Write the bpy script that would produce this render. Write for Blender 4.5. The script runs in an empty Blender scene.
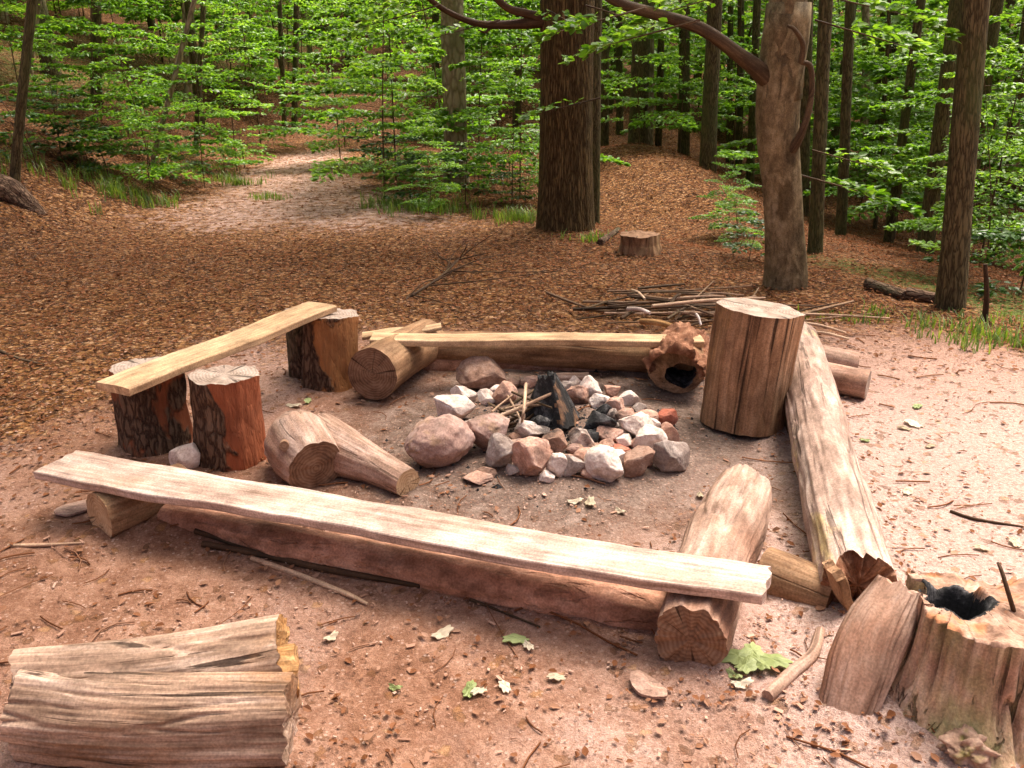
import bpy, math, random
import numpy as np
from mathutils import Vector, Matrix

S = bpy.context.scene
COL = S.collection
R = math.radians
rng = np.random.default_rng(7)

# ------------------------------------------------------------------ camera numbers
F = 887.0; CAMH = 1.6; PITCH = R(20)
CP, SP = math.cos(PITCH), math.sin(PITCH)
CAM = np.array([0, 0, CAMH])

def ray(px, py):
    a = (px - 512) / F; b = -(py - 384) / F
    return np.array([a, CP + b * SP, -SP + b * CP])
def P(px, py, z=0.0):
    """world point seen at a pixel of the photograph, at height z"""
    d = ray(px, py); t = (z - CAMH) / d[2]
    return CAM + d * t
def PY(px, py, Y):
    d = ray(px, py); return CAM + d * (Y / d[1])

# ------------------------------------------------------------------ noise
def _hash(ix, iy, iz, seed):
    h = (ix.astype(np.int64) * 374761393 + iy.astype(np.int64) * 668265263 + iz.astype(np.int64) * 2147483647 + seed * 974634777) & 0xFFFFFFFF
    h = ((h ^ (h >> 13)) * 1274126177) & 0xFFFFFFFF
    h = ((h ^ (h >> 16)) * 2246822519) & 0xFFFFFFFF
    return ((h ^ (h >> 15)) & 0xFFFFFF) / float(0xFFFFFF)
def vnoise(p, seed=0):
    p = np.asarray(p, float); i = np.floor(p); f = p - i; f = f * f * (3 - 2 * f)
    x, y, z = i[..., 0], i[..., 1], i[..., 2]
    r = 0
    for a in (0, 1):
        for b in (0, 1):
            for c in (0, 1):
                w = (f[..., 0] if a else 1 - f[..., 0]) * (f[..., 1] if b else 1 - f[..., 1]) * (f[..., 2] if c else 1 - f[..., 2])
                r = r + w * _hash(x + a, y + b, z + c, seed)
    return r * 2 - 1
def fbm(p, seed=0, o=4, g=.5):
    p = np.asarray(p, float); a = 1; s = 0; t = 0
    for k in range(o):
        s = s + a * vnoise(p, seed + k * 17); t += a; a *= g; p = p * 2.03 + 11.3
    return s / t
def n2(x, y, sc, seed=0, o=3):
    x = np.asarray(x, float); y = np.asarray(y, float)
    return fbm(np.stack([x * sc, y * sc, np.zeros_like(x) + .37], -1), seed, o)
def ss(a, b, x):
    t = np.clip((np.asarray(x, float) - a) / (b - a), 0, 1); return t * t * (3 - 2 * t)

# ------------------------------------------------------------------ terrain
FIRE = P(555, 432)
STUMP = P(994, 600, .33)[:2]
def Hs(x, y):
    """smooth terrain height"""
    x = np.asarray(x, float); y = np.asarray(y, float)
    left = np.clip(-x - 4.2 - .10 * np.maximum(y - 12, 0), 0, None)
    z = (.40 * left + .012 * left ** 2) * ss(6.2, 11, y)
    z = np.minimum(z, 6)
    bank = .35 * np.exp(-((x + 6.6) / 1.6) ** 2) * ss(5.2, 8.5, y) * (1 - ss(10, 13, y))
    z = z + bank
    e = .85 * (x - .6) + .53 * (y - 9.3)
    rf = ss(.10, .40, x / np.maximum(y, 1))
    z = z - (.85 * ss(.2, 7, e) + .025 * np.clip(e - 5, 0, 20)) * rf
    z = z - .5 * ss(.1, 1.6, e) * (1 - ss(2.2, 5.0, e)) * ss(-.05, .08, x / np.maximum(y, 1)) * (1 - ss(.1, .4, x / np.maximum(y, 1)))
    c = (1 - rf) * ss(16, 26, y) * (1 - ss(3, 6, left))
    z = z + c * .10 * np.clip(y - 16, 0, 30)
    z = z + .42 * np.exp(-((x - 2.1) / 1.5) ** 2 - ((y - 14.2) / 2.2) ** 2)
    rr = np.sqrt(x * x + y * y)
    z = z + .30 * np.clip(rr - 30, 0, 30) * ss(28, 40, rr)
    return z
LOGS = [(P(168, 516, .03), P(664, 616, .04), .11), (P(803, 345, .1), P(862, 600, .1), .16), (P(690, 640, .1), P(744, 490, .1), .14), (P(415, 346, .1), P(700, 357, .1), .13),
        (P(425, 365), P(665, 369), .09), (P(99, 516, .08), P(183, 482, .08), .11), (P(765, 572, .06), P(836, 598, .06), .12), (P(30, 716, .1), P(292, 716, .1), .13), (P(842, 722), P(860, 690), .10), (P(300, 455, .1), P(408, 483, .06), .13)]
def logdist(x, y):
    d = np.full(np.shape(x), 9.)
    for a, b, w in LOGS:
        ab = b[:2] - a[:2]; t = np.clip(((x - a[0]) * ab[0] + (y - a[1]) * ab[1]) / (ab @ ab), 0, 1)
        d = np.minimum(d, np.hypot(x - a[0] - ab[0] * t, y - a[1] - ab[1] * t) / w)
    return d
def H(x, y):
    x = np.asarray(x, float); y = np.asarray(y, float)
    z = Hs(x, y)
    z = z + .032 * np.exp(-(logdist(x, y) / 1.05) ** 2) * (1 + .8 * n2(x, y, 6, 41, 2))
    near = 1 - ss(7, 12, np.hypot(x, y))
    z = z + (.07 * (1 - near) + .010) * n2(x, y, .9, 3) + .010 * n2(x, y, 4.0, 5)
    d = np.hypot(x - FIRE[0], y - FIRE[1])
    z = z + .055 * np.exp(-(d / .42) ** 2) - .02 * np.exp(-((d - .95) / .3) ** 2)
    d = np.hypot(x - STUMP[0], y - STUMP[1])
    z = z + .09 * np.exp(-(d / .42) ** 2)
    return z
def h1(x, y): return float(H(x, y))
def PG(px, py, tmax=70):
    """where the line of sight through a pixel meets the ground"""
    d = ray(px, py)
    ts = np.concatenate([np.arange(.8, 14, .06), np.arange(14, tmax, .25)])
    q = CAM + ts[:, None] * d
    under = q[:, 2] <= H(q[:, 0], q[:, 1])
    if not under.any(): return q[-1]
    i = int(np.argmax(under)); lo, hi = ts[max(i - 1, 0)], ts[i]
    for _ in range(10):
        m = (lo + hi) / 2; p = CAM + d * m
        if p[2] <= h1(p[0], p[1]): hi = m
        else: lo = m
    p = CAM + d * hi; p[2] = h1(p[0], p[1]); return p

# ------------------------------------------------------------------ object helpers
def tag(o, label=None, cat=None, group=None, kind=None):
    for k, v in (('label', label), ('category', cat), ('group', group), ('kind', kind)):
        if v: o[k] = v
    return o
def thing(name, label, cat, loc, group=None):
    o = bpy.data.objects.new(name, None); COL.objects.link(o)
    o.empty_display_size = .1
    o.location = loc
    return tag(o, label, cat, group)
def mesh(name, v, f, mats, gc=None, col=None, smooth=True, mi=None):
    me = bpy.data.meshes.new(name)
    v = np.asarray(v, np.float32)
    if isinstance(f, np.ndarray):
        n, k = f.shape
        me.vertices.add(len(v)); me.vertices.foreach_set('co', v.ravel())
        me.loops.add(n * k); me.loops.foreach_set('vertex_index', f.ravel().astype(np.int32))
        me.polygons.add(n)
        me.polygons.foreach_set('loop_start', np.arange(0, n * k, k, dtype=np.int32))
        me.update(calc_edges=True)
    else:
        me.from_pydata(v.tolist(), [], f)
    if gc is not None:
        a = me.attributes.new('gc', 'FLOAT_VECTOR', 'POINT'); a.data.foreach_set('vector', np.asarray(gc, np.float32).ravel())
    if col is not None:
        a = me.attributes.new('col', 'FLOAT_COLOR', 'POINT')
        c = np.ones((len(v), 4), np.float32); c[:, :col.shape[1]] = col
        a.data.foreach_set('color', c.ravel())
    for m in (mats if isinstance(mats, (list, tuple)) else [mats]): me.materials.append(m)
    if mi is not None: me.polygons.foreach_set('material_index', np.asarray(mi, np.int32))
    me.polygons.foreach_set('use_smooth', np.full(len(me.polygons), smooth))
    me.validate(); me.update()
    return me
def link(name, me, parent=None, loc=None):
    o = bpy.data.objects.new(name, me); COL.objects.link(o)
    if parent: o.parent = parent
    if loc is not None: o.location = loc
    return o
def copy_tree(o, parent=None):
    c = o.copy(); COL.objects.link(c)
    if parent: c.parent = parent
    for ch in list(o.children): copy_tree(ch, c)
    return c

# ------------------------------------------------------------------ materials
MATS = {}
class NT:
    def __init__(s, name):
        s.m = bpy.data.materials.new(name); s.m.use_nodes = True
        s.t = s.m.node_tree; s.t.nodes.clear(); MATS[name] = s.m
    def n(s, typ, **kw):
        nd = s.t.nodes.new('ShaderNode' + typ)
        for k, v in kw.items():
            if k.startswith('i_'):
                nd.inputs[k[2:].replace('_', ' ')].default_value = v
            else: setattr(nd, k, v)
        return nd
    def l(s, a, b): s.t.links.new(a, b)
    def ramp(s, fac, stops, interp='LINEAR'):
        r = s.n('ValToRGB'); cr = r.color_ramp; cr.interpolation = interp
        while len(cr.elements) < len(stops): cr.elements.new(.5)
        for e, (p, c) in zip(cr.elements, stops):
            e.position = p; e.color = (*c, 1) if len(c) == 3 else c
        s.l(fac, r.inputs[0]); return r.outputs[0]
    def noise(s, vec, scale, detail=4, rough=.55, w=None, out=0, dist=0):
        nd = s.n('TexNoise', noise_dimensions='4D' if w is not None else '3D')
        nd.inputs['Scale'].default_value = scale; nd.inputs['Detail'].default_value = detail
        nd.inputs['Roughness'].default_value = rough; nd.inputs['Distortion'].default_value = dist
        s.l(vec, nd.inputs['Vector'])
        if w is not None: s.l(w, nd.inputs['W'])
        return nd.outputs[out]
    def mapn(s, vec, sc):
        nd = s.n('Mapping'); nd.inputs['Scale'].default_value = sc; s.l(vec, nd.inputs['Vector']); return nd.outputs[0]
    def mix(s, fac, a, b, mode='MIX'):
        nd = s.n('Mix', data_type='RGBA', blend_type=mode)
        if hasattr(fac, 'links') or hasattr(fac, 'is_linked'): s.l(fac, nd.inputs[0])
        else: nd.inputs[0].default_value = fac
        for v, i in ((a, 6), (b, 7)):
            if isinstance(v, (tuple, list)): nd.inputs[i].default_value = (*v, 1) if len(v) == 3 else v
            else: s.l(v, nd.inputs[i])
        return nd.outputs[2]
    def math(s, op, a, b=0.0, c=0.0):
        nd = s.n('Math', operation=op)
        for i, v in enumerate((a, b, c)):
            if isinstance(v, (int, float)): nd.inputs[i].default_value = v
            else: s.l(v, nd.inputs[i])
        return nd.outputs[0]
    def bump(s, h, strength, dist, normal=None):
        nd = s.n('Bump'); nd.inputs['Strength'].default_value = strength; nd.inputs['Distance'].default_value = dist
        s.l(h, nd.inputs['Height'])
        if normal: s.l(normal, nd.inputs['Normal'])
        return nd.outputs[0]
    def out(s, col, rough=.8, nrm=None, spec=.25):
        b = s.n('BsdfPrincipled'); o = s.n('OutputMaterial')
        if isinstance(col, tuple): b.inputs['Base Color'].default_value = (*col, 1)
        else: s.l(col, b.inputs['Base Color'])
        if isinstance(rough, (int, float)): b.inputs['Roughness'].default_value = rough
        else: s.l(rough, b.inputs['Roughness'])
        b.inputs['Specular IOR Level'].default_value = spec
        if nrm: s.l(nrm, b.inputs['Normal'])
        s.l(b.outputs[0], o.inputs[0]); return s.m

def wood_mat(name, dark, mid, light, grain=55, stretch=.06, crack=.5, stain=None, stain_amt=(.5, .62), stain_scale=4, bump=.35, bd=.006, spec=.2, blot=3.0, knots=True):
    """weathered wood: fine grain along the piece, long cracks, patches of another colour"""
    k = NT(name); at = k.n('Attribute', attribute_name='gc').outputs['Vector']
    w = k.math('MULTIPLY', k.n('ObjectInfo').outputs['Random'], 40.0)
    g = k.mapn(at, (1, 1, stretch))
    n1 = k.noise(g, grain, 5, .6, w, dist=.6)
    n2_ = k.noise(g, grain * .22, 4, .55, w, dist=.3)
    nb = k.noise(at, blot, 4, .6, w)
    nf = k.noise(at, 160, 2, .5, w)
    f = k.math('ADD', k.math('MULTIPLY', n1, .45), k.math('ADD', k.math('MULTIPLY', n2_, .35), k.math('MULTIPLY', nb, .25)))
    c = k.ramp(f, [(.38, dark), (.52, mid), (.66, light)])
    ck = k.noise(k.mapn(at, (1, 1, stretch * .45)), grain * .5, 4, .55, w, dist=1.2)
    cm = k.ramp(ck, [(.355, (1, 1, 1)), (.41, (0, 0, 0))])
    c = k.mix(k.math('MULTIPLY', cm, crack), c, tuple(x * .28 for x in dark))
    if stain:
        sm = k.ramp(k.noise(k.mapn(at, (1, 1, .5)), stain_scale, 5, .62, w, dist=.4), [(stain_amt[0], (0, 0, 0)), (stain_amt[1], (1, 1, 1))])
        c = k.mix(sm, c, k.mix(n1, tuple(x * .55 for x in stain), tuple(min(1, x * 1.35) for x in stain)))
    bl = k.noise(k.mapn(at, (1, 1, .45)), blot * 4, 5, .7, w)
    c = k.mix(.75, c, k.ramp(bl, [(.34, (.22, .20, .19)), (.5, (.5, .5, .5)), (.68, (.78, .78, .78))]), 'OVERLAY')
    c = k.mix(.30, c, k.ramp(nf, [(.35, (.2, .2, .2)), (.65, (.9, .9, .9))]), 'OVERLAY')
    hh = k.math('SUBTRACT', k.math('ADD', k.math('MULTIPLY', n1, .5), n2_), k.math('MULTIPLY', cm, .7))
    return k.out(c, k.ramp(nb, [(.3, (.62, .62, .62)), (.7, (.9, .9, .9))]), k.bump(hh, bump, bd), spec)

def bark_mat(name, dark, mid, light, sc=16, stretch=.25, moss=None, moss_amt=(.55, .68), base_dark=None, inner=None, inner_amt=(.5, .54), bump=.7, bd=.02, ang=None):
    k = NT(name); at = k.n('Attribute', attribute_name='gc').outputs['Vector']
    w = k.math('MULTIPLY', k.n('ObjectInfo').outputs['Random'], 40.0)
    g = k.mapn(at, (1, 1, stretch))
    v = k.n('TexVoronoi', feature='DISTANCE_TO_EDGE'); v.inputs['Scale'].default_value = sc
    dn = k.noise(g, sc * .8, 3, .6, w, out=1)
    dv = k.n('VectorMath', operation='MULTIPLY_ADD'); k.l(dn, dv.inputs[0]); dv.inputs[1].default_value = (.07, .07, .07); k.l(g, dv.inputs[2])
    k.l(dv.outputs[0], v.inputs['Vector'])
    vd = k.math('MINIMUM', k.math('MULTIPLY', v.outputs['Distance'], 4.5), 1.0)
    n1 = k.noise(g, sc * 3.2, 5, .65, w)
    nb = k.noise(at, 2.2, 4, .6, w)
    f = k.math('ADD', k.math('MULTIPLY', vd, .42), k.math('ADD', k.math('MULTIPLY', n1, .45), k.math('MULTIPLY', nb, .22)))
    c = k.ramp(f, [(.22, dark), (.5, mid), (.85, light)])
    hh = k.math('ADD', vd, k.math('MULTIPLY', n1, .6))
    if moss:
        mm = k.ramp(k.noise(k.mapn(at, (1, 1, .35)), 2.6, 5, .65, w), [(moss_amt[0], (0, 0, 0)), (moss_amt[1], (1, 1, 1))])
        c = k.mix(k.math('MULTIPLY', mm, .75), c, k.mix(n1, tuple(x * .6 for x in moss), tuple(x * 1.3 for x in moss)))
    if inner:
        im = k.noise(k.mapn(at, (1, 1, .6)), 5, 4, .55, w, dist=.5)
        if ang:  # bark has come away on one side of the piece
            d = k.n('VectorMath', operation='DOT_PRODUCT'); k.l(at, d.inputs[0]); d.inputs[1].default_value = ang
            im = k.math('ADD', im, d.outputs['Value'])
        im = k.ramp(im, [(inner_amt[0], (0, 0, 0)), (inner_amt[1], (1, 1, 1))])
        fine = k.noise(k.mapn(at, (1, 1, .08)), 60, 4, .6, w)
        ic = k.mix(fine, tuple(x * .5 for x in inner), tuple(min(1, x * 1.5) for x in inner))
        ic = k.mix(k.ramp(nb, [(.42, (0, 0, 0)), (.62, (.7, .7, .7))]), ic, tuple(x * .35 for x in inner))
        c = k.mix(im, c, ic)
        hh = k.math('SUBTRACT', k.math('MULTIPLY', hh, k.math('SUBTRACT', 1.0, k.math('MULTIPLY', im, .8))), k.math('MULTIPLY', im, .5))
    return k.out(c, .88, k.bump(hh, bump, bd), .15)

def end_mat(name, dark, mid, light, rings=150, crack=.8, spec=.15):
    """sawn end grain: growth rings about the centre and radial checks"""
    k = NT(name); at = k.n('Attribute', attribute_name='gc').outputs['Vector']
    w = k.math('MULTIPLY', k.n('ObjectInfo').outputs['Random'], 40.0)
    flat = k.mapn(at, (1, 1, 0))
    nn = k.noise(flat, 9, 4, .6, w)
    ln = k.n('VectorMath', operation='LENGTH'); k.l(flat, ln.inputs[0])
    r = k.math('ADD', ln.outputs['Value'], k.math('MULTIPLY', nn, .05))
    sn = k.math('SINE', k.math('MULTIPLY', r, float(rings) * 6.28 / 2))
    f = k.math('ADD', k.math('MULTIPLY', sn, .075), k.noise(flat, 14, 5, .65, w))
    c = k.ramp(f, [(.28, dark), (.5, mid), (.75, light)])
    sp = k.n('SeparateXYZ'); k.l(flat, sp.inputs[0])
    an = k.math('ARCTAN2', sp.outputs[0], sp.outputs[1])
    cb = k.n('CombineXYZ'); k.l(k.math('MULTIPLY', an, 2.2), cb.inputs[0]); k.l(k.math('MULTIPLY', ln.outputs['Value'], 1.5), cb.inputs[1])
    ck = k.ramp(k.noise(cb.outputs[0], 2.2, 4, .6, w), [(.37, (1, 1, 1)), (.41, (0, 0, 0))])
    c = k.mix(k.math('MULTIPLY', ck, crack), c, tuple(x * .25 for x in dark))
    return k.out(c, .85, k.bump(k.math('SUBTRACT', k.math('MULTIPLY', f, 1.0), k.math('MULTIPLY', ck, .6)), .5, .006), spec)

def stone_mat(name, dark, mid, light, spot=None, soot=False):
    k = NT(name); tc = k.n('TexCoord').outputs['Object']
    w = k.math('MULTIPLY', k.n('ObjectInfo').outputs['Random'], 40.0)
    a = k.noise(tc, 14, 6, .65, w); b = k.noise(tc, 60, 4, .7, w)
    f = k.math('ADD', k.math('MULTIPLY', a, .7), k.math('MULTIPLY', b, .3))
    c = k.ramp(f, [(.32, dark), (.5, mid), (.66, light)])
    if spot:
        c = k.mix(k.ramp(k.noise(tc, 9, 4, .6, w), [(.55, (0, 0, 0)), (.64, (.85, .85, .85))]), c, spot)
    if soot:
        gp = k.n('NewGeometry').outputs['Position']
        dv = k.n('VectorMath', operation='DISTANCE'); k.l(gp, dv.inputs[0]); dv.inputs[1].default_value = (float(FIRE[0]), float(FIRE[1]), .05)
        sm = k.math('ADD', dv.outputs['Value'], k.math('MULTIPLY', k.math('SUBTRACT', k.noise(gp, 11, 5, .65), .5), 1.1))
        c = k.mix(k.ramp(sm, [(.14, (.9, .9, .9)), (.33, (0, 0, 0))]), c, (.03, .026, .024))
        c = k.mix(k.ramp(k.noise(gp, 7, 5, .7), [(.50, (0, 0, 0)), (.68, (.65, .65, .65))]), c, (.20, .135, .105))
    c = k.mix(.25, c, k.ramp(k.noise(tc, 150, 2, .5, w), [(.35, (.2, .2, .2)), (.65, (.85, .85, .85))]), 'OVERLAY')
    return k.out(c, .85, k.bump(k.math('ADD', a, k.math('MULTIPLY', b, .5)), .55, .012), .2)

def leaf_mat(name, stops, trans=.5, tcol=(1.7, 1.6, .5), rough=.38, spec=.5):
    k = NT(name)
    lc = k.n('Attribute', attribute_name='col').outputs['Fac']
    oi = k.n('ObjectInfo').outputs['Random']
    f = k.math('ADD', k.math('MULTIPLY', lc, .75), k.math('MULTIPLY', oi, .25))
    c = k.ramp(f, stops)
    b = k.n('BsdfPrincipled'); k.l(c, b.inputs['Base Color']); b.inputs['Roughness'].default_value = rough; b.inputs['Specular IOR Level'].default_value = spec
    t = k.n('BsdfTranslucent'); k.l(k.mix(1.0, c, tcol, 'MULTIPLY'), t.inputs[0])
    mx = k.n('MixShader'); mx.inputs[0].default_value = trans
    k.l(b.outputs[0], mx.inputs[1]); k.l(t.outputs[0], mx.inputs[2])
    o = k.n('OutputMaterial'); k.l(mx.outputs[0], o.inputs[0]); return k.m

def ground_mat():
    k = NT('forest floor'); tc = k.n('TexCoord').outputs['Object']
    z = k.n('Attribute', attribute_name='col'); sp = k.n('SeparateColor'); k.l(z.outputs['Color'], sp.inputs[0])
    lit, ash, grn = sp.outputs; dim = z.outputs['Alpha']  # alpha holds canopy shade painted as a darker litter tone
    nl = k.noise(tc, 1.6, 5, .6); nm = k.noise(tc, 9, 5, .65); nf = k.noise(tc, 60, 4, .7); nx = k.noise(tc, 230, 3, .6)
    f = k.math('ADD', k.math('MULTIPLY', nl, .3), k.math('ADD', k.math('MULTIPLY', nm, .4), k.math('MULTIPLY', nf, .3)))
    dirt = k.ramp(f, [(.36, (.095, .042, .024)), (.47, (.20, .098, .060)), (.58, (.305, .17, .115)), (.70, (.45, .29, .22))])
    # dust: paler, greyer scuffed patches; painted light joins the mask below
    dm = k.ramp(k.noise(k.mapn(tc, (1, .6, 1)), .9, 5, .6), [(.47, (0, 0, 0)), (.62, (.8, .8, .8))])
    sx = k.n('SeparateXYZ'); k.l(tc, sx.inputs[0])
    gx = k.math('ADD', k.math('MULTIPLY', sx.outputs[0], .30), k.math('MULTIPLY', nl, 1.3))
    gx = k.ramp(gx, [(.66, (0, 0, 0)), (1.0, (.9, .9, .9))])  # paler to the right, painting the brighter light on that side
    pa = k.n('Attribute', attribute_name='path').outputs['Fac']  # sunlit patch of the path, painted as paler ground
    gx = k.math('MULTIPLY', gx, k.ramp(k.math('MULTIPLY', sx.outputs[1], .1), [(.38, (1, 1, 1)), (.54, (.15, .15, .15))]))
    dm = k.math('MAXIMUM', k.math('MAXIMUM', k.math('MULTIPLY', dm, .55), gx), pa)
    dirt = k.mix(dm, dirt, k.ramp(nf, [(.35, (.31, .20, .165)), (.65, (.48, .355, .31))]))
    v = k.n('TexVoronoi'); v.inputs['Scale'].default_value = 34; v.inputs['Randomness'].default_value = 1
    dv = k.n('VectorMath', operation='MULTIPLY_ADD'); k.l(k.noise(tc, 30, 2, .5, out=1), dv.inputs[0]); dv.inputs[1].default_value = (.03, .03, .03); k.l(k.mapn(tc, (1, 1, .1)), dv.inputs[2]); k.l(dv.outputs[0], v.inputs['Vector'])
    vs = k.n('SeparateColor'); k.l(v.outputs['Color'], vs.inputs[0])
    leaf = k.ramp(vs.outputs[0], [(0, (.055, .022, .007)), (.35, (.13, .053, .016)), (.6, (.21, .09, .028)), (.85, (.32, .16, .062)), (1, (.44, .26, .14))])
    leaf = k.mix(k.ramp(v.outputs['Distance'], [(.35, (0, 0, 0)), (.75, (.8, .8, .8))]), leaf, (.03, .014, .008))
    leaf = k.mix(k.math('MULTIPLY', dim, .75), leaf, k.mix(1.0, leaf, (.42, .36, .30), 'MULTIPLY'))
    lm = k.math('ADD', lit, k.math('MULTIPLY', k.math('SUBTRACT', nm, .5), .9))
    lm = k.ramp(lm, [(.38, (0, 0, 0)), (.62, (1, 1, 1))])
    # single leaf flecks even on bare dirt
    fl = k.math('MULTIPLY', k.math('GREATER_THAN', vs.outputs[1], .93), .55)
    c = k.mix(k.math('MAXIMUM', lm, fl), dirt, leaf)
    ac = k.ramp(k.math('ADD', k.math('MULTIPLY', nm, .6), k.math('MULTIPLY', nf, .4)), [(.36, (.06, .042, .033)), (.5, (.14, .098, .078)), (.66, (.28, .205, .17))])
    c = k.mix(k.ramp(k.math('ADD', ash, k.math('MULTIPLY', k.math('SUBTRACT', nm, .5), .8)), [(.25, (0, 0, 0)), (.75, (.9, .9, .9))]), c, ac)
    gm = k.ramp(k.math('ADD', grn, k.math('MULTIPLY', k.math('SUBTRACT', nm, .5), .9)), [(.4, (0, 0, 0)), (.7, (.8, .8, .8))])
    c = k.mix(gm, c, k.mix(nf, (.03, .06, .012), (.10, .15, .03)))
    c = k.mix(.35, c, k.ramp(nx, [(.35, (.15, .15, .15)), (.65, (.9, .9, .9))]), 'OVERLAY')
    # crumbs of bark and pale chips trodden into the dirt
    v2 = k.n('TexVoronoi'); v2.inputs['Scale'].default_value = 85; k.l(k.mapn(tc, (1, 1, .2)), v2.inputs['Vector'])
    s2 = k.n('SeparateColor'); k.l(v2.outputs['Color'], s2.inputs[0])
    cr = k.math('MULTIPLY', k.math('LESS_THAN', v2.outputs['Distance'], .42), k.math('GREATER_THAN', k.math('ADD', s2.outputs[0], k.math('MULTIPLY', k.math('SUBTRACT', nl, .5), 1.2)), .62))
    c = k.mix(k.math('MULTIPLY', cr, .45), c, k.ramp(s2.outputs[1], [(0, (.13, .055, .03)), (.4, (.26, .12, .075)), (.7, (.42, .255, .185)), (1, (.55, .40, .33))]))
    hh = k.math('ADD', k.math('MULTIPLY', nf, .7), k.math('ADD', k.math('MULTIPLY', nx, .25), k.math('MULTIPLY', k.math('MULTIPLY', vs.outputs[2], lm), .8)))
    return k.out(c, .93, k.bump(k.math('ADD', hh, k.math('MULTIPLY', cr, .4)), .75, .022), .1)

M_ground = ground_mat()
M_grey = wood_mat('weathered grey wood', (.12, .068, .042), (.29, .19, .132), (.49, .37, .295), crack=.9, stain=(.25, .13, .065), stain_amt=(.52, .66), bump=.6, bd=.012)
M_pinkgrey = wood_mat('dusty barkless wood', (.14, .075, .048), (.30, .19, .138), (.47, .345, .285), grain=40, stretch=.10, crack=.5, stain=(.26, .13, .08), stain_amt=(.5, .66), bump=.45, bd=.01)
M_rightlog = wood_mat('pale trodden log', (.13, .078, .055), (.31, .21, .165), (.49, .375, .32), grain=30, stretch=.16, crack=.65, stain=(.50, .37, .18), stain_amt=(.57, .66), bump=.55, bd=.012)
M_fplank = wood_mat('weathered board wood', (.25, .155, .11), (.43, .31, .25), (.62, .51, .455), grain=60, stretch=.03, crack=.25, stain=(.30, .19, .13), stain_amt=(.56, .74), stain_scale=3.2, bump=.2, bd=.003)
M_plank = wood_mat('pale sawn board', (.27, .155, .08), (.42, .275, .155), (.55, .395, .25), grain=45, stretch=.025, crack=.12, bump=.12, bd=.002)
M_yellow = wood_mat('fresh split wood', (.13, .055, .018), (.31, .16, .06), (.48, .30, .145), grain=70, stretch=.06, crack=.6, bump=.8, bd=.012)
M_brownlog = wood_mat('brown barkless log', (.09, .043, .021), (.22, .12, .062), (.36, .225, .13), grain=35, stretch=.08, crack=.6, stain=(.30, .19, .10), stain_amt=(.54, .68), bump=.5, bd=.012)
M_seat = wood_mat('brown split block', (.10, .048, .022), (.25, .135, .07), (.40, .245, .145), grain=48, stretch=.05, crack=.9, stain=(.36, .19, .08), stain_amt=(.6, .72), bump=.7, bd=.012)
M_oldstump = wood_mat('old mossy stump wood', (.17, .085, .05), (.38, .235, .16), (.57, .43, .335), grain=50, stretch=.04, crack=.9, stain=(.27, .25, .11), stain_amt=(.48, .66), bump=.9, bd=.016)
M_stumptop = stone_mat('crumbling stump top', (.12, .06, .038), (.30, .18, .125), (.48, .335, .265), spot=(.36, .15, .065))
M_dirtlog = wood_mat('dirt covered log', (.17, .075, .045), (.33, .165, .105), (.46, .27, .19), grain=26, stretch=.7, crack=.2, stain=(.20, .095, .055), stain_amt=(.5, .7), bump=.7, bd=.014)
M_bark = bark_mat('dark furrowed bark', (.018, .010, .007), (.075, .042, .026), (.17, .105, .07), sc=34, stretch=.3, moss=(.09, .10, .05), moss_amt=(.52, .7), bd=.02)
M_barkred = bark_mat('bark peeling off red wood', (.020, .011, .007), (.085, .046, .028), (.18, .11, .07), sc=34, stretch=.3, inner=(.33, .10, .045), inner_amt=(.66, .69), ang=(2.4, 0, .9))
M_barkred2 = bark_mat('bark with torn red edge', (.018, .010, .007), (.075, .042, .026), (.16, .10, .065), sc=34, stretch=.3, inner=(.33, .11, .05), inner_amt=(.60, .64), ang=(.4, 0, .55))
M_peeled = bark_mat('stump peeled to red wood', (.020, .011, .007), (.085, .046, .028), (.18, .11, .07), sc=34, stretch=.3, inner=(.36, .16, .062), inner_amt=(.44, .48), ang=(2.0, 0, 0))
M_oak = bark_mat('oak bark', (.020, .011, .004), (.095, .058, .021), (.18, .118, .05), sc=44, stretch=.10, moss=(.09, .10, .03), moss_amt=(.55, .8), bump=1.0, bd=.03)
M_beech = wood_mat('smooth beech bark', (.075, .052, .026), (.155, .112, .058), (.25, .195, .115), grain=22, stretch=.8, crack=.55, stain=(.085, .058, .027), stain_amt=(.50, .60), stain_scale=7, bump=.7, bd=.015, blot=5)
M_trunk = bark_mat('dark forest bark', (.016, .012, .006), (.070, .052, .024), (.145, .112, .055), sc=40, stretch=.16, moss=(.06, .085, .025), moss_amt=(.45, .7), bump=.6)
M_pale = bark_mat('pale forest bark', (.09, .065, .04), (.22, .17, .11), (.34, .28, .19), sc=12, stretch=.4, moss=(.09, .11, .04), moss_amt=(.5, .75), bump=.4)
M_twig = wood_mat('dry twig bark', (.022, .012, .006), (.060, .036, .018), (.13, .085, .048), grain=40, crack=.2, bump=.3)
M_stick = wood_mat('bare dry stick', (.22, .13, .08), (.40, .26, .17), (.55, .40, .28), grain=40, crack=.2, bump=.3)
M_darkstick = wood_mat('dark damp stick', (.016, .008, .004), (.05, .026, .012), (.11, .06, .033), grain=40, crack=.2, bump=.3)
M_brownstick = wood_mat('brown dry stick', (.08, .045, .025), (.20, .12, .07), (.33, .22, .14), grain=40, crack=.2, bump=.3)
M_end = end_mat('old sawn end', (.10, .05, .03), (.20, .11, .065), (.31, .19, .12))
M_endpale = end_mat('pale sawn end', (.26, .15, .08), (.42, .27, .15), (.56, .40, .25))
M_endgrey = end_mat('weathered grey sawn top', (.17, .12, .09), (.33, .25, .20), (.48, .39, .33))
M_rot = stone_mat('rotten red wood', (.06, .024, .012), (.20, .085, .045), (.40, .22, .135))
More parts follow.
